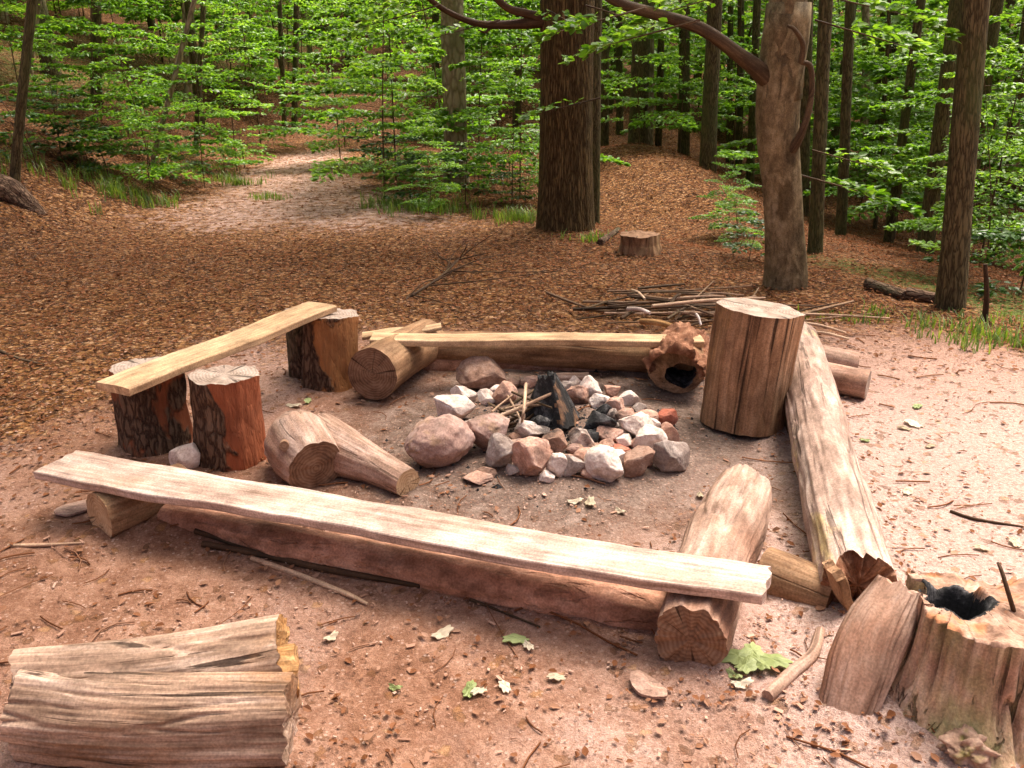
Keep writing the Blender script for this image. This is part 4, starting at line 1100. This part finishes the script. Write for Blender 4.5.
for i in range(52):
    cx = r_.normal(672, 42); cy = r_.uniform(301, 329); L = r_.uniform(.25, 1.0); a = r_.normal(.15, .6)
    if i < 5: cx = r_.uniform(770, 830); cy = r_.uniform(306, 326)
    c = P(cx, cy, 0); z = .03 + .10 * math.exp(-((cx - 670) / 50) ** 2) * r_.random()
    dx = np.array([math.cos(a), math.sin(a), r_.normal(0, .04)]) * L / 2
    c[2] = z; rad = r_.uniform(.005, .012)
    stick('stick', hl, 'stick', [c - dx, c + r_.normal(0, .02, 3) * np.array([1, 1, .4]), c + dx], [rad, rad * .9, rad * .6], [M_twig, M_brownstick, M_stick, M_brownstick, M_darkstick][i % 5], hp, seed=200 + i)

# ------------------------------------------------------------------ sticks and leaves about the floor
def gs(name, label, pix, rad, mat, lift=.0, group=None, cat='stick', seed=0):
    pts = []
    for px, py in pix:
        p = PG(px, py); p[2] += rad[0] * .7 + lift; pts.append(p)
    return stick(name, label, cat, pts, rad, mat, group, seed=seed, nv=20)
gs('stick', 'long dark branch lying along the foot of the half buried log', [(203, 546), (260, 556), (330, 572), (420, 588)], [.012, .014, .012, .009], M_darkstick, seed=301)
gs('stick', 'pale crooked stick in front of the dark branch', [(252, 560), (300, 577), (345, 595), (368, 606)], [.009, .010, .009, .006], M_stick, seed=302)
gs('stick', 'reddish short branch at the left end of the half buried log', [(196, 533), (222, 541), (250, 552)], [.012, .012, .009], M_darkstick, seed=303)
gs('twig', 'thin branched twig in front of the half buried log', [(470, 600), (500, 612), (540, 628)], [.005, .004, .003], M_twig, seed=304, cat='twig')
gs('twig', 'small twig standing up before the half buried log', [(475, 590), (495, 603), (512, 608)], [.004, .003, .002], M_twig, .03, seed=305, cat='twig')
gs('stick', 'stubby pinkish stick beside the green leaves', [(767, 700), (790, 678), (812, 658), (820, 634)], [.018, .019, .018, .014], M_pinkgrey, seed=306)
gs('stick', 'thin grey twig lying on the dirt at the right edge', [(950, 512), (975, 520), (1024, 528)], [.006, .006, .004], M_darkstick, seed=307, cat='twig')
gs('stick', 'thin stick by the leaf litter at the left edge', [(8, 547), (50, 546), (85, 544)], [.007, .006, .004], M_stick, seed=308)
gs('stick', 'short twig lying on the left leaf slope', [(0, 352), (20, 360), (45, 366)], [.010, .009, .006], M_twig, seed=309, cat='twig')
gs('stick', 'mossy thin stick between the seat stump and the long right log', [(785, 420), (792, 440), (800, 462)], [.013, .012, .010], M_twig, seed=310)
# bent dark twig stuck in the stump
stick('twig', 'thin bent dark twig standing up from the old stump', 'twig', [P(1017, 622, .30), P(1010, 598, .37), P(1002, 572, .42), P(998, 563, .43)], [.006, .006, .005, .004], M_darkstick, seed=311)
bk = PG(648, 690)
def flat_flake(name, label, cat, c, L, W, az, mat, seed, T=.008, lobes=0.0):
    n = 40; th = np.linspace(0, 2 * np.pi, n, endpoint=False)
    rr = 1 + (.14 if not lobes else .05) * fbm(np.stack([np.cos(th) * 2, np.sin(th) * 2, th * 0 + seed], -1), seed, 3)
    if lobes: rr = rr * (1 + lobes * np.cos(th * 7)) * (1 - .12 * np.cos(th))
    x = np.cos(th) * rr * L / 2; y = np.sin(th) * rr * W / 2
    zz = .0045 * np.sin(x / L * 5 + seed) + .003 * np.cos(y / W * 4)
    ca, sa = math.cos(az), math.sin(az)
    top = np.stack([x * ca - y * sa, x * sa + y * ca, zz + T], -1); bot = top - np.array([0, 0, T])
    mid = top * np.array([.5, .5, 1]) + np.array([0, 0, .0015])
    V = np.vstack([top, mid, [[0, 0, T + .003]], bot]); F2 = []
    for j in range(n):
        k = (j + 1) % n
        F2 += [(j, k, n + k, n + j), (n + j, n + k, 2 * n), (k, j, 2 * n + 1 + j, 2 * n + 1 + k)]
    g = V
    col = np.full((len(V), 3), np.random.default_rng(seed).random())
    o = link(name, mesh(name, V, F2, mat, g[:, [1, 2, 0]], col=col, smooth=False), None, np.array(c) + np.array([0, 0, .008])); return tag(o, label, cat)
flat_flake('bark_flake', 'flat pinkish flake of bark in front of the knotty log end', 'bark', bk, .12, .07, 2.2, M_barkchip, 5)
flat_flake('bark_flake', 'flat dark bark flake by the left sawn log end', 'bark', PG(78, 510), .16, .10, .4, M_barkchip, 6)
glab = 'green lobed leaf in the cluster right of the knotty log end'
for i, (px, py, s) in enumerate(((738, 660, .10), (752, 655, .09), (770, 665, .10), (745, 672, .08), (760, 672, .07))):
    o = flat_flake('leaf', glab, 'leaf', PG(px, py) + np.array([0, 0, .004 * i]), s, s * .6, i * 1.3, M_greenlf, 20 + i, .003, .16); o['group'] = 'green leaves beside the knotty log end'
plab = 'bleached pale leaf lying on the bare dirt'
for i, (px, py, s) in enumerate(((517, 642, .075), (528, 648, .05), (441, 636, .07), (445, 572, .06), (470, 692, .06), (555, 680, .05), (505, 690, .05), (480, 693, .05), (395, 690, .04), (590, 505, .07), (576, 503, .06), (912, 425, .09), (917, 408, .07), (905, 430, .06), (700, 497, .05), (740, 686, .06), (735, 678, .05), (908, 493, .06), (980, 550, .05), (1015, 545, .06), (865, 442, .05), (620, 513, .05), (330, 640, .05), (295, 407, .08), (308, 402, .06), (930, 448, .05), (862, 395, .05))):
    o = flat_flake('leaf', plab, 'leaf', PG(px, py), s, s * .55, i * 1.9, M_palelf if i % 4 else M_greenlf, 40 + i, .003, .14); o['group'] = 'pale leaves strewn on the dirt'
    if not i % 4: o['label'] = 'light green fallen leaf lying on the bare dirt'; o['group'] = 'light green leaves strewn on the dirt'

# dark fallen branch on the back floor
def brush():
    base = PG(455, 290); t = thing('fallen_branch', 'dark leafless fallen branch with twigs on the back floor', 'branch', base)
    r = np.random.default_rng(9); bits = []
    main = [PG(405, 300), PG(440, 285) + np.array([0, 0, .06]), PG(465, 268) + np.array([0, 0, .12])]
    v, f, g, c = tube(main, [.012, .010, .005], nu=7, nv=20, amp=.1); bits.append((v, f, g))
    for i in range(16):
        u = r.random(); p = resample(main, 30)[int(u * 29)]
        d = np.array([r.normal(.2, .35), r.normal(.1, .3), abs(r.normal(.08, .10))])
        q = p + d; m = (p + q) / 2 + r.normal(0, .03, 3); m[2] = abs(m[2])
        v, f, g, c = tube([p, m, q], [.006, .004, .002], nu=5, nv=9, amp=.1); bits.append((v, f, g))
    v, f, g = join(bits); v[:, 2] = np.maximum(v[:, 2], H(v[:, 0], v[:, 1]) + .004)
    link('branches', mesh('branches', v - base, f, M_darkstick, g), t)
brush()

# ------------------------------------------------------------------ trees
def crown_mesh(name, data, mat): return mesh(name, data[0], data[1], mat, col=data[2])
CAN = [crown_mesh('crown', make_canopy(900 + i, 6.5, 13.5, 3.2, 120 if i == 0 else 62, 42), M_canopy) for i in range(4)]
SAP = []
for i in range(7):
    stem, cr = make_sapling(800 + i, 3.2, 23, 400, leaf=.068, lo=.16)
    SAP.append((stem, crown_mesh('crown', cr, M_leaf)))
TALL = []
for i in range(4):
    stem, cr = make_sapling(830 + i, 6.5, 32, 380, leaf=.08, lo=.22, Lf=.30, rad=.028)
    TALL.append((stem, crown_mesh('crown', cr, M_leaf)))
SMALL = []
for i in range(4):
    stem, cr = make_sapling(850 + i, 1.1, 13, 95, leaf=.07, lo=.22, Lf=.62, rad=.009)
    SMALL.append((stem, crown_mesh('crown', cr, M_leaf if i % 2 else M_leafdark)))
LIMB = []
def tree(name, label, bpx, bpy_, tpx, tpy, wpx, mat, D=None, group=None, crown=0, cscale=1.0, coff=(0, 0, 0), flare=1.5, height=13, nu=20, ridge=.0, amp=.05, seed=0, taper=.35, twig_low=False, bulge=None, mids=None, cat='tree'):
    if D is None:
        base = PG(bpx, bpy_)
    else:
        q = PY(bpx, bpy_, D); base = np.array([q[0], D, h1(q[0], D)])
    Y = base[1]
    b = np.array([base[0], base[1], h1(base[0], base[1])])
    top = PY(tpx, tpy, Y + .0)
    d = (top - b); d = d / max(d[2], .3)
    r0 = wpx * float((b - CAM) @ np.array([0, CP, -SP])) / F / 2 / 1.06
    pts = [b - np.array([0, 0, .15]), b + d * .15, b + d * .8, b + d * 2.5, b + d * 6 , b + np.array([d[0] * 8, d[1] * 8, height])]
    pts = np.array(pts); w = np.random.default_rng(seed + 5)
    pts[3:, :2] += w.normal(0, .03, (3, 2)) * np.array([[.3], [1], [3]])
    rad = [r0 * flare, r0 * (1 + (flare - 1) * .55), r0 * 1.06, r0, r0 * .8, r0 * taper]
    if mids:
        pts = np.array([b - np.array([0, 0, .15]), b + d * .12] + [PY(x_, y_, Y) for x_, y_, _ in mids] + [b + np.array([d[0] * 8, d[1] * 8, height])])
        rad = [r0 * flare, r0 * (1 + (flare - 1) * .55)] + [r0 * m_[2] for m_ in mids] + [r0 * taper]
        pp = resample(pts, 300); ll = np.concatenate([[0], np.cumsum(np.linalg.norm(np.diff(pp, axis=0), axis=1))])
        pts = np.array([[np.interp(q, ll, pp[:, a_]) for a_ in range(3)] for q in np.linspace(0, ll[-1], 140)])
        kk = np.linspace(0, 1, 300); rr_ = np.interp(kk, np.linspace(0, 1, len(rad)), rad); rad = [float(np.interp(q, ll, rr_)) for q in np.linspace(0, ll[-1], 140)]
    v, f, g, cp = tube(pts, rad, nu=nu, nv=140 if mids else 60, amp=amp, ridge=ridge, seed=seed, kz=1.2, prof=bulge)
    t = thing(name, label, cat, b, group)
    link('trunk', mesh('trunk', v - b, f, mat, g), t)
    if crown is not None:
        c = link('crown', CAN[crown % 4], t, np.array([d[0] * 6, d[1] * 6, 0]) + np.array(coff)); c.scale = (cscale, cscale, height / 13.0); c.rotation_euler.z = seed * 1.3
    return t, b, d
def branch(t, b, pts, rad, mat, name='branch', seed=0):
    v, f, g, cp = tube(pts, rad, nu=14, nv=40, amp=.10, seed=seed, kz=3)
    v, f, g = join([(v, f, g), cp[1]])
    return link(name, mesh(name, v - b, f, mat, g), t)

# the big oak
t, b, d = tree('oak_tree', 'big straight oak trunk with rough bark at the back edge of the clearing', 566, 228, 566, 0, 51, M_oak, crown=0, cscale=1.75, coff=(-1.2, -1.2, 1.0), flare=1.32, height=15, nu=180, ridge=.05, amp=.06, seed=1)  # unseen crown enlarged and shifted to shade the left of the clearing
Y = b[1]
branch(t, b, [PY(548, 20, Y), PY(518, 24, Y - .1), PY(480, 24, Y - .2), PY(448, 12, Y - .3), PY(422, -6, Y - .4), PY(380, -30, Y - .5)], [.07, .045, .032, .026, .022, .015], M_darkstick, seed=2)
branch(t, b, [PY(548, 22, Y), PY(528, 14, Y - .1), PY(508, 8, Y - .2), PY(490, -8, Y - .3), PY(470, -30, Y - .4)], [.07, .042, .034, .028, .02], M_darkstick, seed=3)
branch(t, b, [PY(492, 24, Y - .15), PY(486, 32, Y - .2), PY(478, 30, Y - .25)], [.02, .012, .005], M_darkstick, seed=4)
OAK = (t, b)
# the beech with the long bough
def knobs(th, u): return 1 + .05 * np.cos(th * 2 + 9 * u)
t, b, d = tree('beech_tree', 'pale grey brown beech with a long bough reaching left', 786, 286, 788, 0, 37, M_beech, mids=[(785, 235, 1.0), (783, 190, .98), (779, 150, 1.02), (778, 115, 1.06), (781, 75, 1.08), (786, 35, 1.12), (789, 0, 1.05), (791, -60, .95)], crown=1, cscale=.8, coff=(1.4, 2.4, 2.5), flare=1.28, height=15, nu=72, amp=.13, ridge=.03, seed=2, bulge=knobs)
Y = b[1]
branch(t, b, [PY(786, 112, Y + .05), PY(768, 80, Y - .02), PY(735, 52, Y - .1), PY(700, 28, Y - .15), PY(655, 14, Y - .2), PY(622, 4, Y - .2), PY(596, -12, Y - .2), PY(560, -40, Y - .2)], [.05, .068, .047, .042, .038, .036, .032, .025], M_twig, 'bough', seed=5)
branch(t, b, [PY(792, 150, Y - .1), PY(801, 134, Y - .16), PY(809, 110, Y - .18), PY(812, 85, Y - .18), PY(810, 66, Y - .18), PY(801, 62, Y - .2)], [.04, .028, .022, .02, .02, .016], M_twig, 'snag', seed=6)
branch(t, b, [PY(801, 63, Y - .2), PY(803, 45, Y - .22), PY(795, 30, Y - .24), PY(788, 26, Y - .2)], [.02, .018, .014, .01], M_twig, 'snag', seed=7)
def leafy(t, b, items, seed, leaf=.075):
    """a few low leafy twigs hanging from a big tree"""
    r = np.random.default_rng(seed)
    for px, py, Y_, az, L, n in items:
        q = PY(px, py, Y_); p, d = spray_points(r, q, az, L, n, .3, -.02, .36)
        sv, sf, sg = mini_tube(q, q + np.array([math.cos(az), math.sin(az), -.25]) * L * .85, .008, .002)
        tw = link('twig', mesh('twig', sv - b, sf, M_twig, sg), t)
        nrm = unit(np.array([0, 0, 1.]) + r.normal(0, .4, (n, 3)))
        V, Fq, C = leaves(p - b, d, nrm, leaf * r.uniform(.6, 1.3, n), .6, .15)
        link('leaves', mesh('leaves', V, Fq, M_leaf, col=C), tw)
leafy(t, b, [(800, 175, 6.9, -.2, .9, 170), (812, 150, 7.4, .3, .9, 150), (815, 20, 6.9, .1, 1.0, 170), (800, -10, 6.4, -.6, 1.0, 170), (770, -20, 6.2, 2.6, 1.0, 170), (700, 20, 6.2, 2.9, .9, 120), (645, 8, 6.1, 3.4, .8, 110)], 5)
leafy(*OAK, [(548, 10, 8.7, -1.2, .6, 60), (585, 5, 8.8, .2, .9, 110), (500, 20, 8.9, 3.3, 1.0, 110), (440, 5, 8.7, 3.0, 1.0, 130), (600, 98, 8.5, 2.9, .9, 60), (470, -15, 8.4, 3.6, 1.0, 140)], 6)
# named trunks: (label, base, top, width, bark, D)
T_ = [
 ('pale thick trunk with dark foot among the young beeches', 456, 168, 453, 0, 23, M_pale, 12.5, 2),
 ('narrow dark trunk hard behind the right side of the big oak', 594, 220, 597, 0, 11, M_trunk, 11.5, None),
 ('slim dark trunk leaning at the far left edge', 14, 186, 31, 0, 9, M_trunk, None, 3),
 ('thin pale trunk on the slope behind the leaning left trunk', 35, 112, 38, 0, 7, M_pale, 15, 1),
 ('black stubby trunk in the middle of the left slope', 100, 128, 96, 0, 10, M_trunk, 15, 2),
 ('thin light pole leaning right over the left slope', 150, 160, 192, 10, 5, M_pale, 12, None),
 ('thin dark trunk right of the leaning light pole', 192, 112, 203, 0, 5, M_trunk, 15, 0),
 ('pale slender trunk behind the leaning light pole', 185, 75, 186, 0, 7, M_pale, 19, 3),
 ('left one of two thin dark trunks on the dark back slope', 283, 108, 279, 0, 5, M_trunk, 20, None),
 ('right one of two thin dark trunks on the dark back slope', 293, 108, 296, 0, 6, M_trunk, 20.5, 1),
 ('slim trunk first to the right of the big oak', 605, 140, 605, 0, 8, M_trunk, 18, None),
 ('second slim trunk to the right of the big oak', 619, 145, 620, 0, 7, M_trunk, 20, 0),
 ('thick dark trunk wrapped in leaves on the sunny slope top', 637, 165, 642, 0, 18, M_trunk, 17, 1),
 ('thin trunk just right of the leaf wrapped trunk', 657, 168, 663, 0, 7, M_trunk, 18, None),
 ('straight trunk midway between oak and beech', 683, 172, 685, 0, 11, M_trunk, 17, 2),
 ('stout trunk standing lower on the slope left of the beech', 706, 195, 714, 0, 15, M_trunk, 14, 3),
 ('thin trunk close left of the beech, first of three', 728, 175, 731, 0, 6, M_trunk, 19, None),
 ('thin trunk close left of the beech, middle of three', 738, 178, 741, 0, 7, M_trunk, 18, 0),
 ('thin trunk close left of the beech, nearest to it', 750, 182, 757, 0, 8, M_trunk, 16, None),
 ('dark mossy trunk right behind the beech', 812, 278, 826, 0, 13, M_trunk, 8.2, 1),
 ('slim dark trunk second to the right of the beech', 840, 240, 852, 0, 10, M_trunk, 11, 2),
 ('slanting slim trunk standing alone on the right leaf slope', 890, 230, 922, 0, 9, M_trunk, 12, 3),
 ('pale distant trunk behind the slanting slim trunk', 859, 212, 868, 0, 8, M_pale, 18, None),
 ('very thin dark stem left of the slanting slim trunk', 877, 215, 890, 0, 4, M_trunk, 14, None),
 ('tall trunk left behind the thick right trunk', 926, 245, 958, 0, 15, M_trunk, 9.5, 0),
 ('thick dark trunk at the right edge of the clearing', 950, 308, 976, 0, 25, M_trunk, None, None),
 ('tall trunk right behind the thick right trunk', 966, 220, 998, 0, 13, M_trunk, 10.5, 1),
 ('hazy trunk leaning right at the far right edge', 1003, 215, 1030, 0, 11, M_trunk, 12, 2),
 ('trunk hidden behind the beech on its right side', 802, 220, 808, 0, 11, M_trunk, 13, None),
]
for i, (lab, x0, y0, x1, y1, w, m, D, cr) in enumerate(T_):
    tree('tree', lab, x0, y0, x1, y1, w, m, D, crown=cr if 0 < x0 < 140 or i in (10, 18, 26) else None, cscale=.9 + .1 * (i % 3), coff=(0, 1.0, 1.5), flare=1.25 if w < 12 else 1.35, height=12 + (i % 4), nu=24 if w > 12 else 14, amp=.07, seed=10 + i)
# short dark dead stem beside the thick right trunk
p = PG(984, 322); stick('dead_stem', 'short dead dark stem beside the thick right trunk', 'stem', [p - np.array([0, 0, .05]), p + np.array([-.01, 0, .15]), p + np.array([-.05, .02, .38])], [.022, .018, .014], M_darkstick)
# sawn stump behind the clearing
q = PG(639, 252); stump('stump', 'low sawn stump beside the big oak at the clearing edge', q, .16, .17, M_brownlog, M_end, seed=140, flare=1.15)
# dark fallen logs on the right slope
for i, (a, b_, lab) in enumerate((((868, 288), (905, 300), 'small dark rotten log lying on the right slope'), ((905, 298), (945, 304), 'dark rotten log beside the thick right trunk'), ((600, 245), (618, 232), 'mossy dark branch stub at the foot of the oak'))):
    p0, p1 = PG(*a), PG(*b_); r0 = .05 if i < 2 else .035
    log('rotten_log', lab, 'log', [p0 + np.array([0, 0, r0 * .6]), p1 + np.array([0, 0, r0 * .6])], [r0, r0 * .8], M_bark, M_end, nu=18, nv=14, amp=.2, caps=(False, False), seed=160 + i)
# bank of earth and mossy roots under the left tree
p0, p1, p2 = PG(-14, 196), PG(14, 200), PG(44, 214)
log('tree_root', 'dark mossy root under the leaning left trunk', 'root', [p0 + np.array([0, .1, .05]), p1 + np.array([0, 0, .06]), p2 + np.array([0, 0, -.03])], [.17, .13, .05], M_bark, M_end, nu=40, nv=40, amp=.35, ridge=.12, caps=(False, False), seed=171)

# distant trees (the wood closes behind)
r = np.random.default_rng(31)
protos = []
for i in range(4):
    rad = [.15, .13, .12, .11, .09, .05]
    bend = r.normal(0, .25, 2)
    v, f, g, cp = tube([(0, 0, -.4), (0, 0, .2), (0, 0, 1.5), (bend[0] * .3, bend[1] * .3, 4), (bend[0], bend[1], 8), (bend[0] * 1.5, bend[1] * 1.5, 13)], rad, nu=10, nv=24, amp=.06, seed=i)
    protos.append(mesh('trunk', v, f, [M_trunk, M_trunk, M_pale, M_trunk][i], g))
first = []
placed = []
n = 0
while n < 75:
    az = r.uniform(-.62, .62); dd = r.uniform(17, 46)
    x, y = math.sin(az) * dd, math.cos(az) * dd
    if az < -.05 and az > -.32 and dd < 22: continue
    if any(math.hypot(x - a, y - b) < 1.1 for a, b in placed): continue
    placed.append((x, y)); k = n % 4
    lft = az < -.1
    t = thing('tree', 'slim trunk far back on the wooded left hillside' if lft else 'slim trunk deep in the wood beyond the clearing', 'tree', (x, y, h1(x, y)), 'slim trunks on the left hillside' if lft else 'slim trunks deep in the wood')
    link('trunk', protos[k], t)
    if n % 12 == 0:
        c = link('crown', CAN[k], t); c.rotation_euler.z = r.uniform(0, 6)
    s = r.uniform(.6, 1.2); t.scale = (s, s, r.uniform(.85, 1.15)); t.rotation_euler = (r.normal(0, .03), r.normal(.03, .03), r.uniform(0, 6))
    n += 1

# young beeches: hand-placed ones first (px, py of the middle of the foliage base on the ground, distance, height)
def sapling(px, D, hgt, k, label, group=None, lib=SAP, base_h=3.2, name='young_beech', cat='sapling', leafscale=None):
    x = (px - 512) / F * D / CP * 1.0
    x = ray(px, 150)[0] / ray(px, 150)[1] * D
    t = thing(name, label, cat, (x, D, h1(x, D) - .02), group)
    st, cr = lib[k % len(lib)]
    link('stem', st, t); link('crown', cr, t)
    s = hgt / base_h; t.scale = (s, s, s); t.rotation_euler.z = (k * 1.7 + px) % 6.28
    return t
hand = [
 (382, 11.2, 2.8, 0, 'bright young beech with layered sprays right of the path'),
 (395, 13.0, 3.4, 1, 'young beech behind the bright one right of the path'),
 (430, 9.9, 1.1, 2, 'low young beech in front of the pale thick trunk'),
 (512, 10.5, 1.7, 3, 'young beech between the pale thick trunk and the oak'),
 (520, 12.0, 3.0, 4, 'taller young beech filling the gap left of the oak'),
 (478, 13.0, 3.2, 5, 'young beech behind the pale thick trunk'),
 (150, 11.0, 1.9, 6, 'spreading young beech on the left slope above the path'),
 (200, 12.0, 2.0, 0, 'young beech leaning over the left edge of the path'),
 (235, 14.0, 2.4, 1, 'young beech at the bend of the path'),
 (100, 13.0, 2.8, 2, 'young beech higher up the left slope'),
 (60, 10.5, 1.4, 3, 'low young beech by the leaning left trunk'),
 (262, 18.0, 3.2, 4, 'young beech behind the bend of the path'),
 (345, 18.0, 3.4, 5, 'young beech on the far side of the path'),
 (1010, 7.2, 1.7, 6, 'leafy young beech at the right edge of the photo'),
 (1000, 8.6, 2.6, 1, 'taller young beech at the right edge behind the leafy one'),
 (935, 10.5, 2.6, 2, 'young beech between the tall right trunks'),
 (735, 10.5, 1.0, 3, 'low dark young beech left of the beech trunk'),
 (745, 9.0, .7, 4, 'small dark young beech at the foot of the beech'),
 (680, 15.5, 3.0, 5, 'young beech between the straight trunk and the stout trunk'),
 (905, 14.0, 4.6, 3, 'taller young beech behind the slanting slim trunk'),
 (985, 11.5, 3.4, 5, 'broad young beech behind the thick right trunk'),
 (860, 18.5, 4.4, 0, 'tall young beech in front of the pale distant trunk'),
 (1022, 10.0, 3.2, 2, 'young beech cut by the right edge of the photo'),
 (445, 15.0, 4.0, 6, 'tall young beech right behind the pale thick trunk'),
 (30, 13.5, 2.2, 0, 'young beech behind the leaning left trunk'),
 (135, 14.5, 2.8, 5, 'young beech in front of the black stubby trunk'),
 (185, 16.5, 3.2, 2, 'young beech at the foot of the pale slender trunk'),
 (238, 20.0, 4.0, 4, 'tall young beech on the dark back slope'),
 (305, 23.0, 4.2, 6, 'young beech in the dark hollow behind the path'),
 (340, 14.5, 2.6, 3, 'young beech standing at the right of the far path end'),
 (640, 15.5, 2.8, 6, 'young beech around the leaf wrapped trunk'),
]
for px, D, hg, k, lab in hand: sapling(px, D, hg, k, lab)
n = 0; r = np.random.default_rng(77); pl = []
while n < 125:
    az = r.uniform(-.60, .60); dd = r.uniform(13, 40) if n > 25 else r.uniform(20, 28)
    x, y = math.sin(az) * dd, math.cos(az) * dd
    if -.34 < az < -.12 and dd < 21: continue
    if az <= -.34 and dd < 16: continue
    if -.02 < az < .30 and dd < 16.5: continue
    if az >= .2 and dd < 17 and n % 2: n += 1; continue
    if any(math.hypot(x - a, y - b) < 1.0 for a, b in pl): continue
    pl.append((x, y))
    zone = 0 if az < -.13 else (1 if az < .2 else 2)
    lab = ['young beech in the thicket on the left hillside', 'young beech in the thicket behind the oak and beech', 'young beech in the thicket on the right'][zone]
    grp = ['thicket on the left hillside', 'thicket behind the oak and beech', 'thicket on the right'][zone]
    tall = n % 3 == 0 and dd > 14
    st, cr = TALL[n % 4] if tall else SAP[n % 7]
    t = thing('young_beech', lab, 'sapling', (x, y, h1(x, y) - .03), grp)
    link('stem', st, t); link('crown', cr, t)
    s = r.uniform(.75, 1.15) if tall else r.uniform(.8, 1.5); t.scale = (s, s, s * r.uniform(.85, 1.15)); t.rotation_euler.z = r.uniform(0, 6.28)
    n += 1
# low seedlings and shrubs
spots = [(110, 175), (150, 190), (190, 185), (225, 175), (90, 165), (245, 168), (175, 172), (275, 152), (60, 150), (130, 150), (385, 188), (410, 200), (440, 205), (465, 205), (480, 190), (395, 178), (500, 205), (525, 205), (368, 165), (510, 180),
         (748, 262), (738, 240), (1018, 296), (1000, 265), (40, 170)]
for i, (px, py) in enumerate(spots):
    p = PG(px, py); st, cr = SMALL[i % 4]
    z = 0 if px < 300 else (1 if px < 560 else (2 if px < 780 else 3))
    t = thing('seedling', ['low leafy seedling on the left slope beside the path', 'low leafy seedling between path and oak', 'low leafy seedling between oak and beech', 'low leafy seedling on the right slope'][z], 'seedling', p - np.array([0, 0, .02]),
              ['seedlings on the left slope', 'seedlings between path and oak', 'seedlings between oak and beech', 'seedlings on the right slope'][z])
    link('stem', st, t); link('crown', cr, t); s = float(r.uniform(.45, 1.0)); t.scale = (s, s, s * .8); t.rotation_euler.z = r.uniform(0, 6)

# far-off wood: one leafy mass closing the view
def far_wood():
    r = np.random.default_rng(5); N = 150000
    ncl = 5200; ca = r.uniform(-.85, .85, ncl); cd = 23 + 34 * r.random(ncl) ** 1.2; ch = r.uniform(.2, 8, ncl)
    ok = (ca > -.06) | (cd > 30) | ((ca < -.40) & (cd > 27)); ca, cd, ch = ca[ok], cd[ok], ch[ok]
    k = r.integers(0, len(ca), N)
    x = np.sin(ca[k]) * cd[k] + r.normal(0, .75, N); y = np.cos(ca[k]) * cd[k] + r.normal(0, .75, N)
    z = H(x, y) + ch[k] + r.normal(0, .16, N) + .05
    d = r.normal(0, 1, (N, 3)); d[:, 2] *= .3; nrm = unit(np.array([0, 0, 1.]) + r.normal(0, .5, (N, 3)))
    V, Fq, C = leaves(np.stack([x, y, z], -1), d, nrm, r.uniform(.12, .26, N), .6, .15)
    o = link('far_woodland', mesh('far_woodland', V, Fq, M_canopy, col=C)); tag(o, 'leafy mass of the far-off wood behind the trunks', 'woodland', kind='stuff')
far_wood()

# ------------------------------------------------------------------ light, sky, camera
SUN_EL, SUN_AZ = R(66), R(38)      # azimuth measured from +Y (straight ahead) towards +X (right)
w = bpy.data.worlds.new('World'); S.world = w; w.use_nodes = True
nt = w.node_tree; bg = nt.nodes['Background']
sky = nt.nodes.new('ShaderNodeTexSky'); sky.sky_type = 'NISHITA'; sky.sun_disc = False
sky.sun_elevation = SUN_EL; sky.sun_rotation = SUN_AZ
sky.air_density = .35; sky.dust_density = 9.0; sky.ozone_density = 0
nt.links.new(sky.outputs[0], bg.inputs[0]); bg.inputs[1].default_value = .15
sl = bpy.data.lights.new('sun', 'SUN'); sl.energy = 5.0; sl.angle = R(34); sl.color = (1, .89, .77)
so = bpy.data.objects.new('sun', sl); COL.objects.link(so)
dv = Vector((math.sin(SUN_AZ) * math.cos(SUN_EL), math.cos(SUN_AZ) * math.cos(SUN_EL), math.sin(SUN_EL)))
so.rotation_euler = dv.to_track_quat('Z', 'Y').to_euler(); so.location = (3, 3, 20)

cam = bpy.data.cameras.new('camera'); co = bpy.data.objects.new('camera', cam); COL.objects.link(co)
cam.sensor_width = 36; cam.lens = 36 * F / 1024; cam.clip_end = 400; cam.clip_start = .05
co.location = CAM; co.rotation_euler = (R(90) - PITCH, 0, 0)
S.camera = co
vs = S.view_settings
vs.view_transform = 'Standard'; vs.look = 'None'; vs.gamma = 1; vs.use_curve_mapping = False; vs.exposure = 1.28
c = S.cycles
c.max_bounces = 6; c.diffuse_bounces = 3; c.glossy_bounces = 2; c.transmission_bounces = 4; c.transparent_max_bounces = 4
c.sample_clamp_indirect = 6; c.use_adaptive_sampling = True; c.adaptive_threshold = .025; c.use_denoising = True; c.caustics_reflective = False; c.caustics_refractive = False
